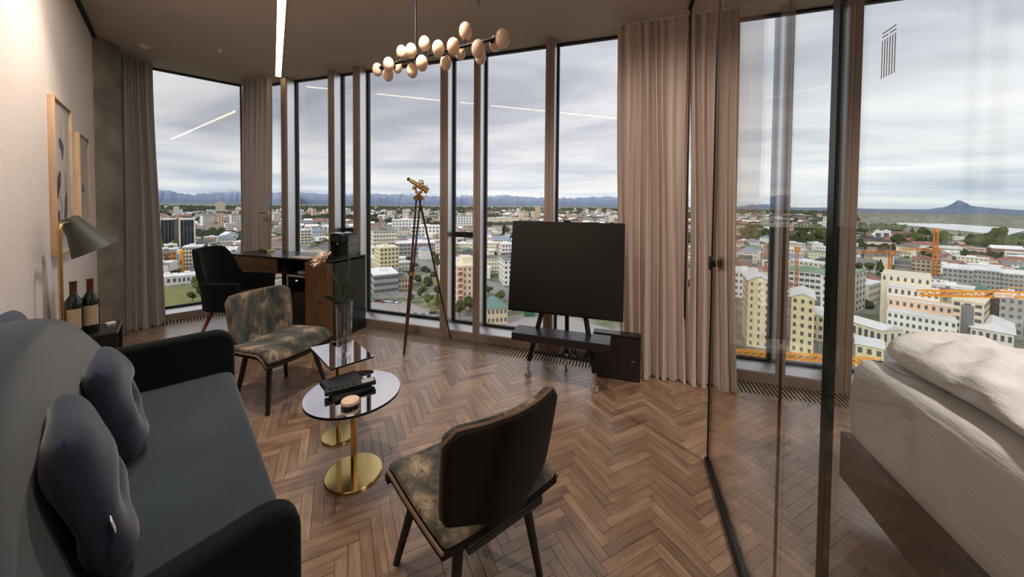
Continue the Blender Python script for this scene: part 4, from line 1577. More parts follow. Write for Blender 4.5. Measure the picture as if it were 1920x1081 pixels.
def mattress():
    # rounded slab, extra loops, pulled wrinkles on the side
    x0, x1, y0, y1, z0, z1, r = 0.018, 1.61, -2.28, 0.012, 0.0, 0.322, 0.065
    m = MB()
    prof = []
    for k in range(0, 13):                        # side: from under the edge, over the rounded top
        prof.append(k)
    sect = [(0.012, 0.0), (0.0, 0.02), (-0.006, 0.06), (-0.008, 0.12), (-0.006, 0.18), (-0.002, 0.23), (0.006, 0.268), (0.022, 0.296), (0.048, 0.314), (0.09, 0.321), (0.2, 0.324), (0.5, 0.328)]
    out = rrect(x0, x1, y0, y1, 0.07, 8)
    # resample the outline finely
    pts = []
    n = len(out)
    for i in range(n):
        a, b = Vector((*out[i], 0)), Vector((*out[(i + 1) % n], 0))
        L = (b - a).length
        k = max(1, int(L / 0.045))
        for j in range(k):
            pts.append(a.lerp(b, j / k))
    cc = Vector(((x0 + x1) / 2, (y0 + y1) / 2, 0))
    n = len(pts)
    vs, fs = [], []
    for (ins, z) in sect:
        for i, p in enumerate(pts):
            t = (pts[(i + 1) % n] - pts[i - 1]).normalized()
            inn = Vector((-t.y, t.x, 0))
            q = p + inn * min(ins, 0.2)
            if ins > 0.2:
                q = p + inn * 0.2
                q = q.lerp(cc, 0.6)
            w = 0.003 * math.sin(40 * p.y + 9 * math.sin(14 * z)) * math.exp(-((z - 0.15) / 0.13) ** 2)
            q = q - inn * w
            vs.append((q.x, q.y, z + z0))
    L_ = len(sect)
    for j in range(L_ - 1):
        for i in range(n):
            i2 = (i + 1) % n
            fs.append((j * n + i, j * n + i2, (j + 1) * n + i2, (j + 1) * n + i))
    fs.append(tuple((L_ - 1) * n + i for i in range(n)))
    fs.append(tuple(range(n - 1, -1, -1)))
    m.add([(a, b, c * 1.13) for a, b, c in vs], fs)
    return m


def sheet_mat(name, c, diag, st=0.35):
    m, t, b = principled(name)
    v = coords(t, (1, 1, 1))
    b.inputs['Base Color'].default_value = c
    b.inputs['Roughness'].default_value = 0.85
    b.inputs['Specular IOR Level'].default_value = 0.2
    mp = N(t, 'ShaderNodeMapping')
    mp.inputs['Rotation'].default_value = (R(38), 0, 0)
    mp.inputs['Scale'].default_value = diag
    t.links.new(v, mp.inputs[0])
    a = noise(t, mp.outputs[0], 1.0, 4, 0.55)
    g = noise(t, v, 5, 4, 0.5)
    bump(t, b, mathn(t, 'ADD', a, g), st, 0.03)
    return m


sheet_mat('sheet_cloth', rgb(224, 222, 224), (4, 3.0, 30))
sheet_mat('duvet_cloth', rgb(234, 232, 234), (9, 3, 14), 0.6)
mattress().build('fitted_sheet', 'sheet_cloth', ma, smooth=True)

dv = thing('duvet', 'crumpled white duvet lying folded over the mattress', 'duvet', (1.00, 1.985, 0.700))


def duvet():
    # u along Y away from the foot, v across; pillowy slab with soft lumps, rounded rim
    W, Ln = 1.42, 1.60
    rnd = random.Random(4)
    lumps = [(rnd.uniform(0, W), -rnd.uniform(0, Ln), rnd.uniform(0.05, 0.16), rnd.uniform(-0.022, 0.030), rnd.uniform(-0.5, 0.9), rnd.uniform(2.0, 5)) for _ in range(150)]

    def edge(y):
        # left rim: wanders as in a thrown duvet
        return 0.055 + 0.045 * math.sin(2.2 * y + 0.4) + 0.016 * math.sin(9 * y) + 0.03 * max(0.0, -y - 0.3)

    def top(x, y):
        z = 0.078 + 0.022 * math.exp(y * 3) + 0.014 * math.sin(6 * x + 2 * y)
        z += 0.024 * (1 - abs(math.sin(9 * y - 4 * x + 1.5 * math.sin(5 * x + 3 * y)))) + 0.013 * (1 - abs(math.sin(17 * y + 9 * x + 2 * math.sin(7 * y - 4 * x))))
        for (a, b, r_, h, th, el) in lumps:
            dx, dy = x - a, y - b
            p, q = dx * math.cos(th) + dy * math.sin(th), -dx * math.sin(th) + dy * math.cos(th)
            e = (p / (r_ * el * 0.6)) ** 2 + (q / r_ / 0.45) ** 2
            if e < 6:
                z += h * math.exp(-e)
        return z

    def fn(s):
        def f(u, v):
            # denser samples at the rim
            v = 0.5 - 0.5 * math.cos(PI * v)
            u = 0.5 - 0.5 * math.cos(PI * u)
            y = 0.0 - Ln * u
            e = edge(y)
            q = 0.13
            dd = min(q, -y, y + Ln)
            e += 0.8 * (q - math.sqrt(max(0.0, q * q - (q - dd) ** 2)))
            a, b = v * 2 - 1, u * 2 - 1
            x = e + (W - e) * v
            k = max(0.0, 1 - abs(a) ** 20) ** 0.5 * max(0.0, 1 - abs(b) ** 20) ** 0.5
            if s > 0:
                return (x, y, 0.045 + (top(x, y) - 0.045) * k)
            return (x, y, 0.045 - 0.043 * k)
        return f
    m = MB().grid(fn(1), 120, 110)
    m.grid(fn(-1), 120, 110)
    return m


duvet().build('duvet_cover', 'duvet_cloth', dv, smooth=True, weld=True)

# ================================================================== the town below the tower
GZ = -48.65
for nm, c in (('b_white', (226, 224, 218)), ('b_cream', (226, 216, 190)), ('b_yellow', (226, 212, 170)), ('b_grey', (158, 156, 152)), ('b_dgrey', (96, 94, 92)),
              ('b_peach', (226, 194, 168)), ('b_orange', (206, 134, 62)), ('b_brown', (74, 60, 54)), ('b_tan', (196, 180, 150)),
              ('r_rust', (146, 104, 92)), ('r_grey', (124, 122, 122)), ('r_dark', (74, 74, 76)), ('r_white', (226, 226, 226)), ('r_teal', (96, 128, 118)), ('r_blue', (132, 150, 172)),
              ('r_green', (134, 160, 138)), ('w_dark', (86, 88, 92)), ('w_mid', (122, 126, 130)), ('red_gable', (150, 50, 54)), ('crane_orange', (240, 160, 40)), ('crane_rust', (206, 132, 62)), ('green_box', (30, 88, 58)), ('twin_glass', (30, 44, 56)), ('road', (132, 130, 130)), ('paving', (150, 146, 142)), ('c_red', (150, 40, 36)), ('c_dark', (40, 42, 46)), ('c_silver', (170, 172, 176))):
    flat(nm, rgb(*c), 0.8, var=0.06, nscale=0.6)
flat('lawn', rgb(112, 114, 64), 0.95, var=0.15, nscale=0.25)
flat('lake', rgb(206, 210, 214), 0.25, var=0.02)


def tree_mat(name, a, b_):
    m, t, b = principled(name)
    oi = N(t, 'ShaderNodeObjectInfo')
    v = coords(t)
    n = noise(t, v, 1.2, 4, 0.7)
    f = mathn(t, 'ADD', mathn(t, 'MULTIPLY', n, 0.7), mathn(t, 'MULTIPLY', oi.outputs['Random'], 0.4))
    t.links.new(ramp(t, f, [(0.35, a), (0.85, b_)]), b.inputs['Base Color'])
    b.inputs['Roughness'].default_value = 0.95
    b.inputs['Specular IOR Level'].default_value = 0.1
    bump(t, b, n, 1.0, 0.6)


tree_mat('foliage', rgb(44, 56, 32), rgb(96, 110, 62))
tree_mat('foliage_far', rgb(52, 60, 44), rgb(92, 100, 76))
flat('bark', rgb(70, 58, 48), 0.9)


def ground_mat():
    m, t, b = principled('town_ground')
    v = coords(t)
    n = noise(t, v, 0.018, 6, 0.65)
    n2 = noise(t, v, 0.12, 4, 0.6)
    f = mathn(t, 'ADD', mathn(t, 'MULTIPLY', n, 0.5), mathn(t, 'MULTIPLY', n2, 0.5))
    t.links.new(ramp(t, f, [(0.36, rgb(70, 80, 52)), (0.46, rgb(98, 104, 72)), (0.53, rgb(128, 126, 118)), (0.66, rgb(150, 146, 138))]), b.inputs['Base Color'])
    b.inputs['Roughness'].default_value = 0.95


ground_mat()


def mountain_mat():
    m, t, b = principled('mountain_hazed')
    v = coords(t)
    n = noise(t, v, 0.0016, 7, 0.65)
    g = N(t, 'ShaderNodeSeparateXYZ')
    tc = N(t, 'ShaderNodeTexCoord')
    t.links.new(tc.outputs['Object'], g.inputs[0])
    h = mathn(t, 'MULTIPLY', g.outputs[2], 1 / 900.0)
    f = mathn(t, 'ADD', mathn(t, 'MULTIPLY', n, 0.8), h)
    t.links.new(ramp(t, f, [(0.45, rgb(96, 112, 136)), (0.80, rgb(126, 140, 164)), (0.92, rgb(140, 152, 174)), (0.97, rgb(206, 212, 222))]), b.inputs['Base Color'])  # aerial haze is put into the blue-grey tones; palest tone is snow
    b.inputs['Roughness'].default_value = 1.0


mountain_mat()
m = MB()
rings = [60, 120, 250, 500, 1000, 2500, 6000, 16000, 32000]
na = 48
vs = [Vector((0, 0, GZ))] + [Vector((r_ * math.cos(2 * PI * k / na), r_ * math.sin(2 * PI * k / na), GZ)) for r_ in rings for k in range(na)]
fs = [(0, 1 + k, 1 + (k + 1) % na) for k in range(na)]
for i in range(len(rings) - 1):
    fs += [(1 + i * na + k, 1 + (i + 1) * na + k, 1 + (i + 1) * na + (k + 1) % na, 1 + i * na + (k + 1) % na) for k in range(na)]
m.add(vs, fs)
struct(m.build('ground', 'town_ground'))


def strip(name, pts, w, mat, z):
    pts = [Vector((*p, 0)) for p in pts]
    vs, fs = [], []
    for i, p in enumerate(pts):
        t = (pts[min(i + 1, len(pts) - 1)] - pts[max(i - 1, 0)]).normalized()
        s = Vector((-t.y, t.x, 0)) * w / 2
        for zz in (GZ, GZ + z):
            vs += [Vector((p.x + s.x, p.y + s.y, zz)), Vector((p.x - s.x, p.y - s.y, zz))]
    for i in range(len(pts) - 1):
        a, b = i * 4, i * 4 + 4
        fs += [(a + 2, a + 3, b + 3, b + 2), (a, a + 2, b + 2, b), (a + 1, b + 1, b + 3, a + 3)]
    return struct(MB().add(vs, fs).build(name, mat))


def pad(name, pts, mat, z):
    return struct(MB().prism([(p[0], p[1]) for p in pts], GZ - 0.1, GZ + z, 'z').build(name, mat))


strip('road', [(-287.9, 332.2), (-218.5, 293.5), (-133.8, 234.6), (-82.7, 201.0), (-59.9, 179.8), (-30.6, 150.3)], 13, 'road', 0.12)
strip('road', [(-235.0, 215.0), (-165.0, 165.0), (-116.6, 163.7), (-95.2, 188.0), (-80.0, 203.0)], 7, 'road', 0.10)
strip('road', [(40.0, 120.0), (86.0, 150.0), (150.0, 166.0), (230.0, 190.0)], 8, 'road', 0.10)
for p in ([(-260.4, 125.9), (-243.4, 137.9), (-211.5, 137.4), (-158.7, 103.1), (-189.9, 91.8)], [(-105.9, 162.9), (-97.4, 170.8), (-75.3, 140.7), (-84.7, 139.4)],
          [(-519.5, 436.7), (-457.6, 464.7), (-382.1, 388.0), (-434.7, 365.4)], [(-128, 196), (-118, 205), (-112, 190), (-120, 184)], [(-64, 172), (-50, 178), (-44, 166), (-56, 160)]):
    pad('lawn', p, 'lawn', 0.08)
pad('pavement', [(-129.6, 149.6), (-104.1, 150.5), (-75.9, 133.0), (-64.1, 112.3), (-97.0, 111.9)], 'paving', 0.05)
pad('pavement', [(-59.6, 138.9), (-34.8, 159.8), (-5.5, 144.8), (-12.0, 108.7), (-46.7, 108.7)], 'paving', 0.05)
pad('lake', [(868.5, 1540.2), (1001.0, 1516.4), (943.1, 1221.4), (716.6, 960.1), (675.5, 874.8), (700.4, 1010.1), (741.4, 1168.2), (787.8, 1375.0)][::-1], 'lake', 0.3)


# ---------------------------------------------------------------- buildings
RNDB = random.Random(11)
UNITW = MB().box(-0.5, 0.5, -0.06, 0.02, 0.0, 1.0).mesh('window', 'w_dark')


def building(name, label, spec, wall, roof='flat', rmat='r_white', floors=4, cols=5, single=False, group=None, win=0.5, sides=True, fill=None, cat='building', rise=0.3, tower=False, glass='w_dark'):
    x, y, w, d, h, yaw = spec
    r = thing(name, label, cat, (x, y, GZ), R(yaw), group)
    b = MB().box(-w / 2, w / 2, -d / 2, d / 2, 0, h)
    if roof == 'gable':
        b.prism([(-w / 2, h), (w / 2, h), (0, h * (1 + rise))], -d / 2, d / 2, 'y')
    b.build('walls', wall, r)
    k = MB()
    if roof == 'flat':
        k.box(-w / 2 - 0.2, w / 2 + 0.2, -d / 2 - 0.2, d / 2 + 0.2, h, h + 0.45)
        k.box(-w * 0.2, w * 0.1, -d * 0.1, d * 0.2, h + 0.45, h + 1.8)
    elif roof == 'gable':
        hh = h * (1 + rise)
        k.prism([(-w / 2 - 0.4, h - 0.2), (0, hh + 0.1), (w / 2 + 0.4, h - 0.2), (w / 2 + 0.4, h + 0.15), (0, hh + 0.5), (-w / 2 - 0.4, h + 0.15)], -d / 2 - 0.4, d / 2 + 0.4, 'y')
    elif roof == 'ridge':                          # gable with its ridge across the view
        hh = h * (1 + rise)
        k.prism([(-d / 2 - 0.4, h), (0, hh), (d / 2 + 0.4, h)], -w / 2 - 0.3, w / 2 + 0.3, 'x')
    elif roof == 'hip':
        hh = h * (1 + rise)
        a, c = w / 2 + 0.5, d / 2 + 0.5
        q = min(a, c) * 0.8
        k.add([(-a, -c, h), (a, -c, h), (a, c, h), (-a, c, h), (-max(0.3, a - q), 0, hh) if a >= c else (0, -(c - q), hh), (max(0.3, a - q), 0, hh) if a >= c else (0, c - q, hh)],
              [(0, 1, 5, 4), (1, 2, 5), (2, 3, 4, 5), (3, 0, 4), (3, 2, 1, 0)] if a >= c else [(0, 1, 4), (1, 2, 5, 4), (2, 3, 5), (3, 0, 4, 5), (3, 2, 1, 0)])
    elif roof == 'slope':
        k.prism([(-w / 2 - 0.3, h), (w / 2 + 0.3, h), (w / 2 + 0.3, h + rise * 0.4 * w), (-w / 2 - 0.3, h + rise * 0.2 * w)], -d / 2 - 0.3, d / 2 + 0.3, 'y')
    k.build('roof', rmat, r)
    if floors:
        fh = h / floors
        cw_ = w / cols
        ww, wh = cw_ * win, fh * 0.46
        spots = []
        for f in range(floors):
            for c in range(cols):
                spots.append((-w / 2 + (c + 0.5) * cw_, -d / 2 - 0.01, f * fh + fh * 0.32, 0))
        if sides:
            nc = max(2, int(d / cw_ / 1.3))
            for sx in (-1, 1):
                for f in range(floors):
                    for c in range(nc):
                        spots.append((sx * (w / 2 + 0.01), -d / 2 + (c + 0.5) * d / nc, f * fh + fh * 0.32, sx * PI / 2))
        if single:
            for (px, py, pz, a) in spots:
                part('window', UNITW, r, (px, py, pz), (0, 0, a), (ww, 1, wh))
        else:
            k = MB()
            for (px, py, pz, a) in spots:
                M_ = MT(px, py, pz, a)
                k.box(-ww / 2, ww / 2, -0.06, 0.02, 0, wh, M_)
            o = k.build('window_rows', glass, r)
            o['kind'] = 'stuff'
    return r


B = building
# twin glass office blocks
for nm, spec, lab in (('L', (-457.7, 231.7, 13.2, 22, 32.8, 63.2), 'left block of the twin dark glass offices with pale end pillars'), ('R', (-440.3, 238.9, 12.8, 22, 32.9, 61.5), 'right block of the twin dark glass offices with pale end pillars')):
    x, y, w, d, h, yaw = spec
    r = thing('office_block', lab, 'building', (x, y, GZ), R(yaw))
    MB().box(-w / 2 + 1.2, w / 2 - 1.2, -d / 2 + 0.5, d / 2, 0, h - 1).build('glass_front', 'twin_glass', r)
    for s in (-1, 1):
        a = s * (w / 2 - 0.7)
        MB().box(a - 0.7, a + 0.7, -d / 2, d / 2, 0, h + (1.5 if s == (-1 if nm == 'L' else 1) else 0)).build('pillar', 'b_cream', r)
    MB().box(-w / 2 + 1.4, w / 2 - 1.4, -d / 2, d / 2, h - 1.2, h).build('roof_band', 'b_white', r)
    for i in range(1, 4):
        xx = -w / 2 + 1.2 + i * (w - 2.4) / 4
        MB().box(xx - 0.12, xx + 0.12, -d / 2 + 0.3, -d / 2 + 0.55, 0, h - 1.2).build('fin', 'b_grey', r)
    k = MB()
    for i in range(1, 10):
        k.box(-w / 2 + 1.2, w / 2 - 1.2, -d / 2 + 0.4, -d / 2 + 0.52, i * h / 10.5, i * h / 10.5 + 0.3)
    o = k.build('floor_bands', 'c_dark', r)
    o['kind'] = 'stuff'
B('office_block', 'slim grey connecting block between the twin glass offices', (-450.5, 236.5, 6.5, 18, 31.5, 62.3), 'b_dgrey', 'flat', 'r_dark', 8, 3)
r = B('apartment_block', 'orange clad block in front of the twin glass offices', (-316.0, 159.0, 9.6, 18, 14.2, 63.3), 'b_orange', 'flat', 'r_grey', 5, 4, True)
MB().box(-0.9, 0.6, -9.15, -8.95, 0.5, 13.2).build('dark_panel', 'b_dgrey', r)
r = B('apartment_block', 'cream apartment block with window bands right of the orange block', (-310.7, 172.5, 10.7, 14, 16.9, 53.0), 'b_cream', 'flat', 'r_white', 6, 6, True, win=0.66)
B('apartment_block', 'white apartment slab far off beside the pale corner curtain', (-761.4, 496.1, 17.7, 20, 25.9, 66.9), 'b_white', 'flat', 'r_grey', 6, 4)
B('tower_block', 'slim beige tower block above the desk chair', (-749.5, 461.8, 7.9, 10, 29.9, 58.4), 'b_peach', 'flat', 'r_rust', 8, 2)
B('tower_block', 'distant pale twin tower near the skyline above the desk chair', (-1767.9, 1087.0, 33.5, 16, 51.0, 58.4), 'b_cream', 'flat', 'r_white', 9, 4)
B('house', 'white gabled house just above the desk chair back', (-437.7, 276.6, 10.8, 14, 12.1, 77.7), 'b_white', 'gable', 'r_white', 3, 3)
B('house', 'pinkish gabled house between desk chair and corner curtain', (-495.8, 314.0, 11.2, 12, 10.4, 57.7), 'b_peach', 'gable', 'r_rust', 2, 3)
B('shed', 'low white hall left of the grass below the orange block', (-265.8, 134.3, 7.7, 12, 5.1, 63.2), 'b_white', 'flat', 'r_white', 1, 3)
B('shed', 'low white hall with small windows behind the grass and trees', (-261.2, 142.0, 10.0, 12, 4.9, 61.5), 'b_white', 'flat', 'r_white', 1, 5)
B('apartment_block', 'cream balcony block left of the dark tree grove behind the desk', (-327.9, 282.0, 9.6, 14, 21.3, 61.3), 'b_cream', 'flat', 'r_white', 7, 3, win=0.72)
r = B('apartment_block', 'cream six storey block with rooftop hut left of the telescope tripod', (-160.6, 203.5, 12.6, 16, 19.9, 52.3), 'b_yellow', 'flat', 'b_cream', 7, 5, True, win=0.55)
B('office_block', 'grey gridded office behind the cream six storey block', (-236.5, 295.6, 22.5, 18, 23.4, 48.7), 'b_cream', 'flat', 'r_grey', 6, 8, win=0.7, glass='w_mid')
B('shop', 'low white roofed glass fronted shop below the cream six storey block', (-135.1, 167.9, 13.0, 22, 10.6, 48.8), 'b_grey', 'flat', 'r_white', 3, 7, win=0.84)
B('shop', 'small pinkish fronted shop left of the tripod legs', (-128.2, 176.8, 7.1, 14, 6.8, 46.0), 'b_peach', 'flat', 'r_grey', 2, 4, win=0.6)
B('apartment_block', 'large white block behind the top of the tripod', (-315.9, 446.7, 41.3, 24, 26.7, 35.3), 'b_white', 'flat', 'r_white', 6, 9, win=0.6, glass='w_mid')
B('warehouse', 'long grey and white warehouse along the main road behind the tripod', (-203.1, 307.5, 43.5, 30, 11.5, 33.4), 'b_grey', 'flat', 'r_white', 3, 12, win=0.7)
B('warehouse', 'broad white hall above the long warehouse, right of the tripod', (-273.7, 434.5, 43.3, 30, 19.3, 32.2), 'b_white', 'flat', 'r_white', 4, 9)
r = B('tower_block', 'tall peach apartment tower with rust balcony column in the narrow pane', (-76.8, 155.6, 9.0, 16, 20.6, 38.3), 'b_peach', 'flat', 'b_cream', 7, 4, True, win=0.34)
MB().box(-4.3, -2.5, -8.3, -8.06, 1.0, 20).build('balcony_column', 'r_rust', r)
for f in range(7):
    MB().box(-4.5, -2.3, -9.0, -8.3, 1.2 + f * 2.85, 1.9 + f * 2.85).build('balcony', 'b_peach', r)
MB().box(-1.5, 3.5, -5, 4, 20.9, 24.5).build('penthouse', 'b_cream', r)
B('apartment_block', 'wide white block above the dark window bar in the narrow pane', (-315.1, 640.6, 38.2, 20, 27.8, 26.2), 'b_white', 'flat', 'r_grey', 6, 7)
B('apartment_block', 'white block with flat roof just left of the television top', (-107.2, 306.1, 11.6, 16, 14.1, 31.3), 'b_white', 'flat', 'r_white', 4, 4, True)
B('apartment_block', 'white five storey block behind the left edge of the television', (-72.4, 212.9, 10.6, 18, 15.6, 30.8), 'b_white', 'flat', 'r_grey', 5, 4, True)
B('hall', 'pale blue roofed hall left of the television top corner', (-147.2, 397.8, 21.1, 14, 9.0, 20.3), 'b_white', 'ridge', 'r_blue', 2, 6)
B('terrace', 'long cream terrace of flats left of the television, near the skyline', (-309.1, 855.2, 87.1, 14, 16.6, 19.9), 'b_cream', 'flat', 'r_white', 4, 16, sides=False)
B('tower_block', 'beige tower on the skyline above the television top left', (-331.5, 1133.0, 21.6, 14, 28.8, 16.3), 'b_tan', 'flat', 'r_grey', 7, 3)
B('tower_block', 'taller brown tower on the skyline above the television', (-292.2, 1154.0, 18.1, 12, 48.9, 14.2), 'b_tan', 'flat', 'r_rust', 10, 3)
B('house', 'square house with green hipped roof and tall windows left of the television bottom', (-54.3, 139.8, 8.8, 12, 7.0, 33.2), 'b_tan', 'hip', 'r_teal', 2, 5, True, win=0.5, rise=0.45)
r = thing('container', 'dark green skip container on the pavement below the television', 'container', (-41.4, 150.4, GZ + 0.06), R(20))
MB().prism([(-2.2, 0.0), (2.2, 0.0), (2.6, 2.2), (-2.6, 2.2)], -1.5, 1.5, 'y').build('box_body', 'green_box', r)
MB().box(-2.7, 2.7, -1.6, 1.6, 2.2, 2.4).build('rim', 'green_box', r)
# right of the partition
r = B('tower_block', 'tall cream apartment tower with three window columns, right of the beige curtains', (45.8, 150.8, 6.7, 14, 23.8, -9), 'b_yellow', 'gable', 'r_white', 9, 3, True, win=0.28, rise=0.07)
B('hall', 'white roofed low hall left behind the tall cream tower', (64.6, 229.7, 10.6, 20, 13.9, -15.7), 'b_white', 'flat', 'r_white', 4, 5)
r = B('tower_block', 'cream apartment tower with balconies seen between two window posts', (59.5, 149.2, 6.1, 14, 19.3, -21.2), 'b_yellow', 'gable', 'r_white', 7, 3, True, win=0.4, rise=0.07)
B('office_block', 'long white office with ribbon windows behind the cream balcony tower', (102.5, 249.1, 18.7, 20, 13.2, -22.4), 'b_white', 'flat', 'r_green', 4, 8, True, win=0.8)
B('apartment_block', 'lower cream block with white roof right of the cream balcony tower', (70.0, 165.6, 5.5, 14, 9.6, -22.9), 'b_cream', 'slope', 'r_white', 3, 3, True)
B('apartment_block', 'pale grey wing with green roof at the left end of the stepped white building', (98.5, 206.7, 7.0, 34, 19.1, -40), 'b_white', 'flat', 'r_green', 6, 2, True)
sb = thing('apartment_block', 'big white stepped building with four terraces above the bed', 'building', (103.6, 169.3, GZ), R(-31.5))


def tier(x0, x1, y0, y1, h0, h1, floors, cols, mat):
    MB().box(x0, x1, y0, y1, 0, h1).build('terrace_block', mat, sb)
    MB().box(x0 - 0.2, x1 + 0.2, y0 - 0.2, y0 + 1.2, h1, h1 + 0.35).build('parapet', 'r_white', sb)
    fh = (h1 - h0) / floors
    for f in range(floors):
        for c in range(cols):
            xx = x0 + (c + 0.5) * (x1 - x0) / cols
            part('window', UNITW, sb, (xx, y0 - 0.01, h0 + f * fh + fh * 0.3), (0, 0, 0), (0.72, 1, fh * 0.46))
    for f in range(floors):
        for c in range(2):
            part('window', UNITW, sb, (x0 - 0.01, y0 + 2 + c * 3.2, h0 + f * fh + fh * 0.3), (0, 0, -PI / 2), (0.8, 1, fh * 0.46))


tier(-8.2, 8.2, -5, 5, 0, 11.0, 4, 11, 'b_white')
tier(-8.6, 7.6, 5, 12, 11.0, 14.2, 1, 9, 'b_peach')
tier(-9.2, 4.6, 12, 22, 14.2, 18.0, 1, 8, 'b_white')
tier(-11.5, 2.5, 22, 40, 18.0, 21.5, 1, 7, 'b_cream')
r = B('apartment_block', 'cream framed block with dark glass middle right of the stepped building', (131.4, 189.9, 7.7, 18, 13.9, -39.7), 'b_cream', 'flat', 'b_cream', 5, 3, True, win=0.6)
MB().box(-1.5, 1.6, -9.12, -8.94, 0, 12.6).build('glass_bay', 'w_mid', r)
B('apartment_block', 'dark brown block beside the cream framed block', (150.1, 206.0, 5.1, 18, 12.7, -36.1), 'b_brown', 'flat', 'r_dark', 5, 3, True, glass='w_mid')
B('apartment_block', 'grey and white block at the right edge behind the bed', (150.5, 199.8, 5.6, 18, 14.7, -37.0), 'b_grey', 'flat', 'r_white', 5, 3, True)
for spec, lab, mt, rm_ in (((183.1, 316.6, 7.7, 18, 13.8, -30.0), 'narrow unfinished grey block behind the left crane mast', 'b_grey', 'r_grey'), ((202.4, 327.8, 13.3, 20, 14.0, -31.7), 'unfinished grey block with rust upper floor between the two crane masts', 'b_tan', 'r_rust'),
                           ((194.1, 290.0, 11.3, 20, 13.7, -33.8), 'raw concrete block right of the tall crane mast', 'b_grey', 'r_white'), ((206.2, 288.9, 9.2, 20, 13.7, -35.5), 'raw concrete block with white roof above the orange jib', 'b_grey', 'r_white'),
                           ((217.2, 287.8, 9.5, 20, 12.5, -37.0), 'raw concrete block with white roof at the right edge', 'b_grey', 'r_white')):
    B('building_site', lab, spec, mt, 'slope' if rm_ == 'r_white' else 'flat', rm_, 5, 6, win=0.6)
B('hall', 'broad house with pale grey hipped roof behind the bed at the right edge', (136.0, 187.5, 9.5, 24, 4.8, -36.0), 'b_white', 'hip', 'r_white', 1, 6, True, rise=0.5)
B('house', 'small house with red gable peeping over the duvet', (104.6, 170.6 - 9, 4.6, 6, 3.2, -31.5), 'red_gable', 'gable', 'r_white', 0, 1, rise=0.6)
B('hall', 'hall with pale blue sloping roof in front of the crane masts', (192.3 - 12, 315.1 - 20, 9.2, 10, 5.0, -31.4), 'b_grey', 'ridge', 'r_blue', 1, 4, rise=0.5)
for spec, lab in (((345.6, 646.2, 7.9, 12, 16.9, -28.1), 'left of two white box houses with dark openings near the lake'), ((357.7, 651.2, 8.4, 12, 16.9, -28.8), 'right of two white box houses with dark openings near the lake')):
    r = B('house', lab, spec, 'r_white', 'flat', 'r_white', 0, 1)
    MB().box(-2.6, 2.6, -6.15, -5.9, 2.5, 14).build('dark_opening', 'w_dark', r)
B('hall', 'long hall with bright white roof beside the window post above the bed corner', (88.6, 166.6, 11.9, 9, 6.1, -63.0), 'b_cream', 'ridge', 'r_white', 1, 6, rise=0.25)
B('hall', 'cream low hall with white roof, lowest beside the window post above the bed', (73.7, 140.1, 6.1, 10, 7.3, -27.1), 'b_yellow', 'slope', 'r_white', 2, 3, True, rise=0.1)

HERO = [(o.location.x, o.location.y) for o in bpy.data.objects if o.type == 'EMPTY' and o.get('category') in ('building', 'container') and o.location.y > 60]


# ---------------------------------------------------------------- cranes
def lattice(p0, p1, s, n):
    p0, p1 = Vector(p0), Vector(p1)
    d = (p1 - p0).normalized()
    a = d.orthogonal().normalized()
    if abs(d.z) < 0.7:
        a = d.cross(Vector((0, 0, 1))).normalized()
    b = d.cross(a)
    c = [a * s + b * s, a * s - b * s, -a * s - b * s, -a * s + b * s]
    m = MB()
    r_ = s * 0.24
    for q in c:
        m.tube(p0 + q, p1 + q, r_, n=4)
    for i in range(n):
        u0, u1 = p0.lerp(p1, i / n), p0.lerp(p1, (i + 1) / n)
        for j in range(4):
            m.tube(u0 + c[j], u1 + c[(j + 1) % 4], r_ * 0.8, n=4)
    return m


def crane(label, base, top, j0, j1, mat, s=0.8, cab=True):
    x, y = base
    r = thing('tower_crane', label, 'crane', (x, y, GZ))
    o = Vector((x, y, GZ))
    if top:
        lattice((0, 0, 0), (0, 0, top - GZ), s, 16).build('mast', mat, r)
        if cab:
            MB().box(-1.0, 1.0, -1.4, 0.6, top - GZ - 2.4, top - GZ - 0.2).build('cab', mat, r)
    if j0:
        a, b = Vector(j0) - o, Vector(j1) - o
        lattice(a, b, s * 0.9, max(6, int((b - a).length / 2))).build('jib', mat, r)
        if cab:
            lattice(a, a - (b - a).normalized() * 5, s * 0.9, 3).build('counter_jib', mat, r)
        if cab:
            q = a - (b - a).normalized() * 4
            MB().box(-1.2, 1.2, -1.2, 1.2, -2.2, -0.6, Matrix.Translation(q)).build('counterweight', 'b_grey', r)
        if cab:
            k = MB().tube(a + Vector((0, 0, 4.0)), b.lerp(a, 0.3), 0.12, n=4).tube(a + Vector((0, 0, 4.0)), a, 0.2, n=4)
            k.build('tie_bar', mat, r)
    return r


crane('shorter orange tower crane on the building site left of the tall mast', (167.4, 300.3), -27.5, (167.4, 300.3, -28.0), (142.8, 291.1, -28.2), 'crane_rust', 0.75)
crane('tall orange tower crane with slim mast on the building site', (189.9, 300.4), -11.5, (189.9, 300.4, -25.2), (168.2, 293.2, -25.2), 'crane_rust', 0.85)
crane('orange crane beside the orange clad block behind the grey curtain', (-303.5, 161.5), -33.0, None, None, 'crane_orange', 0.5)
crane('thin orange crane mast behind the dark window post', (88.4, 229.7), -20.1, None, None, 'crane_rust', 0.5)
nj = crane('near orange crane whose jib crosses before the houses above the bed', (131.0, 160.0), -24.5, (131.0, 160.0, -26.2), (95.1, 156.6, -27.6), 'crane_orange', 0.95)
o = Vector((131.0, 160.0, GZ))
k = MB()
pa, pb = Vector((114.5, 157.3, -26.8)) - o, Vector((119.0, 157.7, -26.6)) - o
M_ = MT(*((pa + pb) / 2), math.atan2(pb.y - pa.y, pb.x - pa.x))
MB().box(-2.4, 2.4, -0.12, 0.12, -0.75, 0.75, M_).build('sign_board', 'r_white', nj)
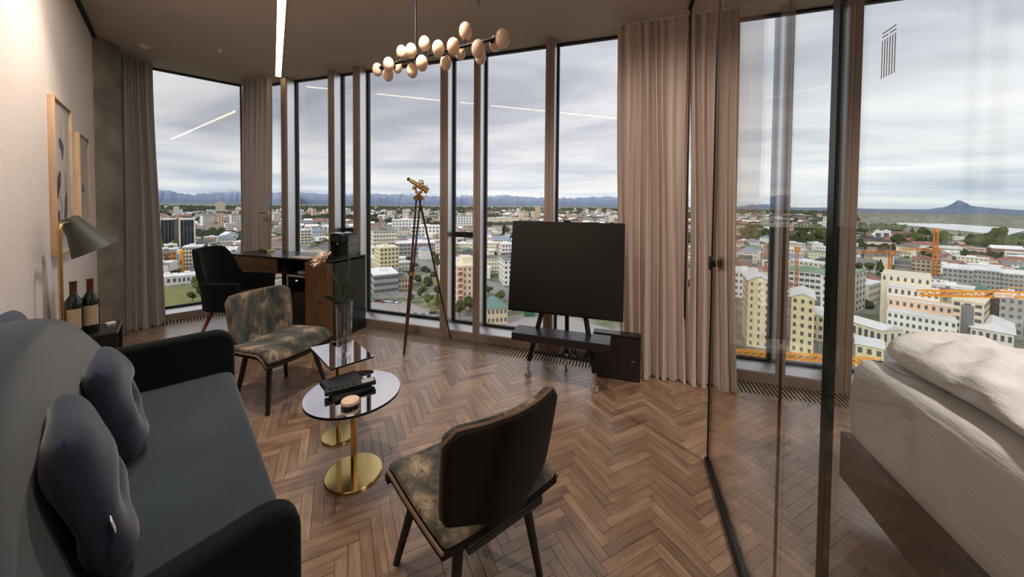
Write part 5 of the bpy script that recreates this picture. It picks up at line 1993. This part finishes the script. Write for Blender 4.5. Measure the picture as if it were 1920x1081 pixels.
for i in range(8):
    if i != 3:
        k.box(-2.0 + i * 0.5, -1.75 + i * 0.5, -0.16, -0.12, -0.4, 0.4, M_)
k.build('sign_letters', 'crane_orange', nj)
crane('low orange crane jib crossing at the foot of the cream towers', (66.0, 122.6), -40.4, (66.0, 122.6, -41.3), (24.8, 114.2, -40.8), 'crane_orange', 0.8, False)


# ---------------------------------------------------------------- ordinary houses, trees, cars
def house_mesh(name, w, d, h, wall, roof, kind):
    m = MB()
    m.box(-w / 2, w / 2, -d / 2, d / 2, 0, h)
    nb = len(m.f)
    if kind == 'gable':
        m.prism([(-d / 2 - 0.4, h - 0.1), (d / 2 + 0.4, h - 0.1), (0, h + d * 0.32)], -w / 2 - 0.3, w / 2 + 0.3, 'x')
        if w > 9:
            m.box(-w * 0.3, -w * 0.2, -0.5, 0.5, h, h + d * 0.42)
    elif kind == 'hip':
        q = d * 0.42
        m.add([(-w / 2 - .4, -d / 2 - .4, h), (w / 2 + .4, -d / 2 - .4, h), (w / 2 + .4, d / 2 + .4, h), (-w / 2 - .4, d / 2 + .4, h), (-w / 2 + q, 0, h + d * .3), (w / 2 - q, 0, h + d * .3)],
              [(0, 1, 5, 4), (1, 2, 5), (2, 3, 4, 5), (3, 0, 4), (3, 2, 1, 0)])
    else:
        m.box(-w / 2 - .2, w / 2 + .2, -d / 2 - .2, d / 2 + .2, h, h + 0.4)
        m.box(-w * .2, w * .1, -d * .2, d * .1, h + .4, h + 1.6)
    nr = len(m.f)
    fl = max(1, int(h / 2.6))
    nc = max(2, int(w / 2.4))
    for s in (-1, 1):
        for f in range(fl):
            for c in range(nc):
                x = -w / 2 + (c + .5) * w / nc
                m.box(x - w / nc * .28, x + w / nc * .28, s * d / 2 - .05, s * d / 2 + .05, f * h / fl + h / fl * .35, f * h / fl + h / fl * .78)
    me = m.mesh(name, wall)
    me.materials.append(MATS[roof])
    me.materials.append(MATS['w_mid'])
    for i, p in enumerate(me.polygons):
        p.material_index = 0 if i < nb else 1 if i < nr else 2
    return me


WARMC = {'b_white': 'white', 'b_cream': 'cream', 'b_peach': 'pinkish', 'b_grey': 'grey', 'b_tan': 'tan'}
ROOFC = {'r_rust': 'rust red', 'r_grey': 'grey', 'r_dark': 'dark', 'r_white': 'white', 'r_teal': 'teal', 'r_blue': 'pale blue', 'r_green': 'pale green'}
PROTO = []
for (w, d, h, wl, rf, kd) in ((10, 8, 5.5, 'b_white', 'r_grey', 'gable'), (9, 8, 6, 'b_white', 'r_rust', 'gable'), (11, 8, 5, 'b_cream', 'r_rust', 'hip'), (14, 9, 7.5, 'b_white', 'r_white', 'flat'), (18, 10, 9, 'b_cream', 'r_white', 'flat'),
                              (9, 7, 5, 'b_grey', 'r_dark', 'gable'), (12, 9, 6, 'b_white', 'r_teal', 'gable'), (20, 9, 8, 'b_white', 'r_grey', 'flat'), (10, 8, 6, 'b_tan', 'r_rust', 'gable'), (13, 10, 10, 'b_white', 'r_blue', 'hip'), (16, 11, 12, 'b_cream', 'r_grey', 'flat'), (11, 9, 6, 'b_peach', 'r_dark', 'hip')):
    PROTO.append((house_mesh('house', w, d, h, wl, rf, kd), WARMC[wl], ROOFC[rf], {'gable': 'gabled', 'hip': 'hipped', 'flat': 'flat'}[kd]))

BLOCK = [(-232, 124, 42), (-519.5, 436.7, 50), (-440, 415, 60)]
ROADS = [[(-287.9, 332.2), (-218.5, 293.5), (-133.8, 234.6), (-82.7, 201.0), (-59.9, 179.8), (-30.6, 150.3)], [(40.0, 120.0), (86.0, 150.0), (150.0, 166.0), (230.0, 190.0)], [(-235.0, 215.0), (-165.0, 165.0), (-116.6, 163.7)]]


def near_road(x, y, m_):
    p = Vector((x, y, 0))
    for r_ in ROADS:
        for a, b in zip(r_, r_[1:]):
            a, b = Vector((*a, 0)), Vector((*b, 0))
            t = max(0, min(1, (p - a).dot(b - a) / (b - a).length_squared))
            if (p - a.lerp(b, t)).length < m_:
                return True
    return False


def free(x, y, m_):
    if near_road(x, y, m_):
        return False
    for (a, b) in HERO:
        if (x - a) ** 2 + (y - b) ** 2 < (m_ + 9) ** 2:
            return False
    for (a, b, r_) in BLOCK:
        if (x - a) ** 2 + (y - b) ** 2 < r_ * r_:
            return False
    # sight lines of the near landmarks stay open
    return True


PANES = ((-55, 'through the side window'), (-45.8, 'behind the desk'), (-40, 'above the coffee machine'), (-29, 'behind the telescope'), (-23.5, 'in the narrow barred pane'), (-12, 'left of the television'), (0, 'above the television'),
         (19, 'right of the beige curtains'), (25, 'between the window posts'), (90, 'above the bed'))
rnd = random.Random(21)
SPANS = ((-64.5, -56.0), (-52.0, -18.5), (14.5, 38.0))
count = 0
HPOS = []
r_ = 235.0
while r_ < 700 and count < 285:
    for (a0, a1) in SPANS:
        a = a0 + rnd.uniform(0, 2)
        while a < a1 and count < 285:
            rr = r_ + rnd.uniform(-7, 7)
            x, y = rr * math.sin(R(a)), rr * math.cos(R(a))
            red = 0.5 if a > 10 else 0.12
            if rnd.random() < red:
                i = rnd.choice((1, 2, 8, 1, 2))
            else:
                i = rnd.choice((0, 3, 4, 5, 6, 7, 9, 10, 11, 0, 3, 4))
            pr = PROTO[i]
            if free(x, y, 10) and rnd.random() < (0.72 if a > 10 else 0.86):
                o = bpy.data.objects.new('house', pr[0])
                col.objects.link(o)
                o.location = (x, y, GZ)
                o.rotation_euler = (0, 0, R(-a) + rnd.choice((0, PI / 2, 0)) + R(rnd.uniform(-25, 25)))
                q = rnd.uniform(0.8, 1.15)
                o.scale = (q, q, q * rnd.uniform(0.85, 1.2))
                where = next(w for lim, w in PANES if a < lim)
                where = ('in the nearer rows ' if rr < 330 else 'in the middle rows ' if rr < 480 else 'in the far rows ') + where
                tag(o, '%s house with %s %s roof %s' % (pr[1], pr[2], pr[3], where), 'house', '%s houses with %s roofs %s' % (pr[1], pr[2], where))
                HPOS.append((x, y))
                count += 1
            a += math.degrees(rnd.uniform(15, 22) / rr)
    r_ += rnd.uniform(17, 22)
R_END = r_


def crown_mesh(seed):
    q = random.Random(seed)
    m = MB()
    for i in range(5):
        c = (q.uniform(-.55, .55), q.uniform(-.55, .55), q.uniform(-.3, .5) + 0.25 * (i == 0))
        s = q.uniform(.5, .8)
        b0 = len(m.v)
        m.ball(c, s, s, s * q.uniform(.8, 1.1), 9, 6)
        for j in range(b0, len(m.v)):
            v = Vector(m.v[j])
            k = 1 + q.uniform(-.16, .16)
            m.v[j] = tuple(Vector(c) + (v - Vector(c)) * k)
    return m


CROWNS = [crown_mesh(s).mesh('crown', 'foliage') for s in range(5)]
CONE = MB().lathe([(0.75, -0.9), (0.45, -0.2), (0.5, -0.25), (0.25, 0.6), (0.0, 1.5)], 9).mesh('crown', 'foliage')
TRUNK = MB().tube((0, 0, 0), (0, 0, 1), 0.16, 0.10, 7).mesh('trunk', 'bark')
GROVES = {'a': 'beside the grass below the desk chair', 'b': 'in the dark grove behind the desk', 'c': 'by the lawn at the telescope tripod', 'd': 'at the foot of the peach tower', 'e': 'above the green hipped roof',
          'f': 'far off right of the beige curtains', 'g': 'far off between the two window posts', 'h': 'behind the pale wing right of the window post', 'i': 'behind the tall crane mast', 'j': 'far off at the right edge above the bed',
          'k': 'beyond the white box houses near the lake', 'l': 'on the slope left of the tripod head', 'm': 'among the houses above the desk chair', 'n': 'beside the pale blue roof by the television', 'o': 'in the wide belt behind the building site', 'p': 'before the twin glass offices'}
TREES = [(-220, 124, 'a'), (-215, 122, 'a'), (-247, 144, 'a'), (-207, 114, 'a'), (-240, 135, 'a'), (-215, 130, 'a'), (-240, 140, 'a'), (-198, 115,
'a'), (-320, 294, 'b'), (-376, 350, 'b'), (-326, 306, 'b'), (-389, 349, 'b'), (-333, 316, 'b'), (-306, 286, 'b'), (-318, 288, 'b'), (-308, 280, 'b'),
(-367, 349, 'b'), (-374, 330, 'b'), (-109, 175, 'c'), (-108, 170, 'c'), (-104, 160, 'c'), (-92, 148, 'c'), (-86, 146, 'c'), (-113, 184, 'c'), (-96,
164, 'c'), (-124, 187, 'c'), (-103, 149, 'c'), (-72, 144, 'd'), (-70, 138, 'd'), (-69, 147, 'd'), (-61, 167, 'e'), (-74, 186, 'e'), (-72, 177, 'e'),
(130, 499, 'f'), (135, 481, 'f'), (218, 682, 'f'), (178, 614, 'f'), (178, 590, 'f'), (172, 580, 'f'), (202, 628, 'f'), (157, 546, 'f'), (193, 703,
'f'), (202, 624, 'f'), (265, 894, 'f'), (170, 591, 'f'), (148, 571, 'f'), (259, 860, 'f'), (192, 638, 'f'), (210, 689, 'f'), (167, 546, 'f'), (219,
840, 'f'), (148, 486, 'f'), (175, 634, 'f'), (210, 702, 'f'), (199, 700, 'f'), (240, 600, 'g'), (271, 685, 'g'), (385, 906, 'g'), (231, 559, 'g'),
(302, 763, 'g'), (328, 767, 'g'), (255, 657, 'g'), (357, 849, 'g'), (280, 706, 'g'), (288, 670, 'g'), (348, 809, 'g'), (231, 581, 'g'), (288, 666,
'g'), (321, 822, 'g'), (322, 787, 'g'), (228, 534, 'g'), (283, 730, 'g'), (254, 593, 'g'), (215, 400, 'h'), (202, 400, 'h'), (219, 408, 'h'), (201,
389, 'h'), (229, 422, 'h'), (171, 341, 'h'), (186, 344, 'h'), (179, 343, 'h'), (225, 414, 'h'), (252, 404, 'i'), (269, 434, 'i'), (268, 448, 'i'),
(286, 480, 'i'), (282, 458, 'i'), (309, 491, 'i'), (265, 419, 'i'), (273, 430, 'i'), (235, 403, 'i'), (237, 391, 'i'), (279, 452, 'i'), (369, 522,
'j'), (389, 536, 'j'), (436, 609, 'j'), (369, 528, 'j'), (415, 545, 'j'), (493, 654, 'j'), (392, 531, 'j'), (406, 590, 'j'), (398, 562, 'j'), (413,
573, 'j'), (421, 611, 'j'), (433, 622, 'j'), (414, 541, 'j'), (388, 560, 'j'), (421, 591, 'j'), (393, 549, 'j'), (435, 592, 'j'), (411, 586, 'j'),
(449, 879, 'k'), (549, 982, 'k'), (534, 1054, 'k'), (463, 871, 'k'), (556, 985, 'k'), (499, 882, 'k'), (521, 972, 'k'), (455, 840, 'k'), (450, 840,
'k'), (559, 1038, 'k'), (460, 844, 'k'), (471, 931, 'k'), (417, 779, 'k'), (575, 996, 'k'), (474, 825, 'k'), (482, 922, 'k'), (403, 788, 'k'), (436,
785, 'k'), (-557, 720, 'l'), (-584, 750, 'l'), (-607, 728, 'l'), (-746, 884, 'l'), (-740, 956, 'l'), (-758, 907, 'l'), (-686, 896, 'l'), (-554, 658,
'l'), (-549, 659, 'l'), (-527, 673, 'l'), (-319, 213, 'm'), (-380, 249, 'm'), (-330, 215, 'm'), (-374, 243, 'm'), (-295, 192, 'm'), (-366, 220, 'm'),
(-307, 196, 'm'), (-378, 232, 'm'), (-332, 204, 'm'), (-342, 223, 'm'), (-205, 592, 'n'), (-207, 572, 'n'), (-185, 598, 'n'), (-207, 642, 'n'), (-176,
541, 'n'), (455, 663, 'o'), (402, 621, 'o'), (572, 784, 'o'), (325, 573, 'o'), (500, 682, 'o'), (386, 602, 'o'), (402, 687, 'o'), (361, 612, 'o'),
(434, 707, 'o'), (396, 575, 'o'), (363, 595, 'o'), (364, 575, 'o'), (482, 720, 'o'), (451, 761, 'o'), (441, 681, 'o'), (386, 662, 'o'), (359, 583,
'o'), (308, 534, 'o'), (408, 630, 'o'), (375, 582, 'o'), (476, 665, 'o'), (392, 605, 'o'), (510, 707, 'o'), (402, 576, 'o'), (465, 721, 'o'), (351,
588, 'o'), (-411, 210, 'p'), (-441, 228, 'p'), (-450, 223, 'p'), (-430, 213, 'p')]
for i, (x, y, cl_) in enumerate(TREES):
    where = GROVES[cl_]
    if near_road(x, y, 7):
        continue
    rr = math.hypot(x, y)
    s = rnd.uniform(1.7, 3.0) * (1.0 if rr < 300 else 1.5 if rr < 600 else 2.6)
    z = s * 1.5
    az = math.degrees(math.atan2(x, y))
    cone = rnd.random() < .12
    t = thing('tree', '%s green tree in the town %s' % ('pointed dark' if cone else 'round dense', where), 'tree', (x, y, GZ), 0, '%s trees %s' % ('pointed' if cone else 'round', where))
    part('trunk', TRUNK, t, (0, 0, 0), (0, 0, 0), (s * .6, s * .6, z * .8))
    part('crown', CONE if cone else rnd.choice(CROWNS), t, (0, 0, z), (0, 0, rnd.uniform(0, 6)), (s, s, s * rnd.uniform(.85, 1.2)))

# the town farther off, too small to pick apart: houses, towers and trees as masses
FAR = {}
tm = MB()
UN = crown_mesh(3)
for i in range(5200):
    a = rnd.uniform(-66, 40)
    u = rnd.random()
    rr = R_END + (3300 - R_END) * u ** 1.5
    if i < 420:                                   # nearer quarters that curtains and television hide from the first camera
        a, rr = rnd.choice((rnd.uniform(-18, 14), rnd.uniform(-18, 14), rnd.uniform(-56, -52))), rnd.uniform(235, R_END)
    x, y = rr * math.sin(R(a)), rr * math.cos(R(a))
    if not free(x, y, 8):
        continue
    if a > 26 and rr > 850:
        continue
    g = 1 + rr / 1500
    p = rnd.random()
    lump = math.sin(x * 0.011 + 1.3 * math.sin(y * 0.006)) + math.sin(y * 0.013 + x * 0.004)
    if lump > 0.75 or p < (0.30 if a < 10 else 0.45):
        for _ in range(3):
            s = rnd.uniform(2.5, 4.6) * g * 0.9
            px, py = x + rnd.uniform(-9, 9) * g, y + rnd.uniform(-6, 6) * g
            tm.lathe([(0.75 * s, 0), (s, s * .5), (0.75 * s, s * 1.1), (0.0, s * 1.45)], 6, MT(px, py, GZ - 0.3, rnd.uniform(0, 3)))
        continue
    wl = rnd.choice(('r_white', 'b_white', 'b_white', 'b_cream', 'b_cream', 'b_tan', 'b_peach', 'b_grey') if a < 10 else ('b_white', 'b_cream', 'b_grey', 'b_peach', 'r_rust'))
    tall = rnd.random() < 0.10
    w, d, h = rnd.uniform(9, 22) * g ** .6, rnd.uniform(8, 12) * g ** .5, rnd.uniform(5, 9) * (3.2 if tall and rr > 900 else 1.6 if tall else 1)
    if tall and rr > 900:
        w = rnd.uniform(12, 20)
    M_ = MT(x, y, GZ, R(-a + rnd.uniform(-30, 30)))
    FAR.setdefault(wl, MB()).box(-w / 2, w / 2, -d / 2, d / 2, 0, h, M_)
    rf = rnd.choice(('r_white', 'r_grey', 'r_grey', 'r_dark', 'r_rust') if a < 10 else ('r_rust', 'r_rust', 'r_white', 'r_grey', 'r_dark'))
    if rnd.random() < .5 and not tall:
        FAR.setdefault(rf, MB()).prism([(-d / 2 - .4, h), (d / 2 + .4, h), (0, h + d * .3)], -w / 2, w / 2, 'x', M_)
    else:
        FAR.setdefault(rf, MB()).box(-w / 2 - .2, w / 2 + .2, -d / 2 - .2, d / 2 + .2, h, h + .6, M_)
    k = FAR.setdefault('w_mid', MB())
    nfl = max(1, int(h / 3.2))
    for f in range(nfl):
        k.box(-w / 2 + 1, w / 2 - 1, -d / 2 - .1, -d / 2 + .1, f * h / nfl + 1.2, f * h / nfl + 2.4, M_)
town = thing('far_town', 'dense spread of tiny far buildings reaching to the foot of the mountains', 'town', (0, 0, 0), kind='stuff')
for mt, mb in FAR.items():
    o = mb.build('far_houses', mt, town)
    o['kind'] = 'stuff'
# scattered trees among the nearer houses
for i in range(900):
    a = rnd.uniform(-66, 40)
    rr = 240 + (R_END - 240) * rnd.random() ** 0.8
    x, y = rr * math.sin(R(a)), rr * math.cos(R(a))
    if not free(x, y, 5) or any((x - p) ** 2 + (y - q) ** 2 < 49 for p, q in HPOS):
        continue
    s = rnd.uniform(1.8, 3.6)
    tm.lathe([(0.75 * s, 0), (s, s * .5), (0.75 * s, s * 1.1), (0.0, s * 1.45)], 7, MT(x, y, GZ - 0.3, rnd.uniform(0, 3)))
# dark wooded belt under the mountains
for i in range(2600):
    a = rnd.uniform(-66, 2) if rnd.random() < .7 else rnd.uniform(2, 24)
    rr = rnd.uniform(2600, 4600)
    s = rnd.uniform(14, 30)
    tm.lathe([(s, 0), (s, s * .4), (0.0, s * 1.0)], 6, MT(rr * math.sin(R(a)), rr * math.cos(R(a)), GZ - 0.5, rnd.uniform(0, 3)))
o = tm.build('far_trees', 'foliage_far')
tag(o, 'dark green masses of far trees between the houses', 'trees', kind='stuff')


def car(label, x, y, rz, mat):
    c = thing('car', label, 'car', (x, y, GZ + 0.13), rz, 'cars below the windows')
    MB().prism([(-1.9, 0.35), (1.9, 0.35), (1.9, 0.75), (1.2, 0.85), (-1.8, 0.9)], -0.8, 0.8, 'y').build('body', mat, c)
    MB().prism([(-1.5, 0.86), (0.9, 0.86), (0.4, 1.4), (-1.1, 1.4)], -0.7, 0.7, 'y').build('cabin', 'w_dark', c)
    k = MB()
    for px in (-1.2, 1.2):
        for py in (-0.8, 0.8):
            k.tube((px, py - 0.1, 0.33), (px, py + 0.1, 0.33), 0.33, n=10)
    k.build('wheels', 'c_dark', c)


CARS = [(-83.1, 127.8), (-85.5, 132.8), (-83.5, 138.3), (-81.0, 131.0), (-89.4, 132.6), (-79.0, 135.6), (-84.2, 130.0), (-122.9, 145.6), (-120.2,
146.0), (-117.6, 146.3), (-115.0, 146.7), (-112.3, 147.0), (-109.7, 147.4), (-48.7, 159.2), (-49.9, 156.1), (-44.9, 114.1), (-32.9, 123.5)]
CC = ['r_white', 'c_silver', 'c_dark', 'c_red', 'r_white', 'c_silver']
CN = {'r_white': 'white', 'c_silver': 'silver', 'c_dark': 'dark', 'c_red': 'red'}
for i, (x, y) in enumerate(CARS):
    mt = CC[i % len(CC)]
    car('tiny %s car parked on the street far below the windows' % CN[mt], x, y, rnd.choice((0.4, 0.5, 1.9)), mt)

for (x, y) in ((-106, 143), (-90, 122)):
    t = thing('street_lamp', 'thin street lamp on the pavement far below the windows', 'street lamp', (x, y, GZ + 0.05), 0.7, 'street lamps below')
    MB().tube((0, 0, 0), (0, 0, 9), 0.14, 0.08, 6).build('pole', 'b_grey', t)
    MB().path([(0, 0, 8.9), (0.8, 0, 9.3), (1.8, 0, 9.3)], 0.08, 6).build('arm', 'b_grey', t)
    MB().box(1.5, 2.4, -.2, .2, 9.15, 9.3).build('lamp_head', 'b_grey', t)


# ---------------------------------------------------------------- mountains
def ridge(name, dist, a0, a1, hfn, n, depth, seed):
    q = random.Random(seed)
    rows = 6
    vs, fs = [], []
    for j in range(rows):
        f = j / (rows - 1)
        prof = math.sin(PI * min(1, f * 1.0)) if j not in (0, rows - 1) else 0
        for i in range(n + 1):
            a = R(a0 + (a1 - a0) * i / n)
            d = dist + depth * f
            h = hfn(i / n) * (0.2 + 0.8 * prof if j else 0.0)
            if 0 < j < rows - 1:
                h *= 1 + q.uniform(-.10, .10)
            vs.append(Vector((d * math.sin(a), d * math.cos(a), GZ - 2 + max(0, h))))
    w = n + 1
    for j in range(rows - 1):
        for i in range(n):
            fs.append((j * w + i, j * w + i + 1, (j + 1) * w + i + 1, (j + 1) * w + i))
    return struct(MB().add(vs, fs).build(name, 'mountain_hazed', smooth=False))


def fbm(x, s):
    return sum(math.sin(x * f + s * k) / k for k, f in ((1, 9.0), (2, 21.0), (3.2, 47.0), (5, 96.0), (8, 201.0)))


ridge('mountains', 15000, -70, -50, lambda u: 430 + 60 * fbm(u, 1.0) + 90 * math.exp(-((u - .25) / .12) ** 2), 70, 5000, 1)
ridge('mountains', 17000, -54, 6, lambda u: 560 + 45 * fbm(u * 2.4, 2.0) - 190 * max(0, u - .45), 150, 5000, 2)
ridge('mountains', 5200, 4, 44, lambda u: 44 + 7 * fbm(u * 1.3, 3.0) + 95 * math.exp(-abs((u - .742) / .014) ** 1.1) + 22 * math.exp(-((u - .755) / .05) ** 2) + 40 * math.exp(-((u - .33) / .06) ** 2), 200, 1500, 3)
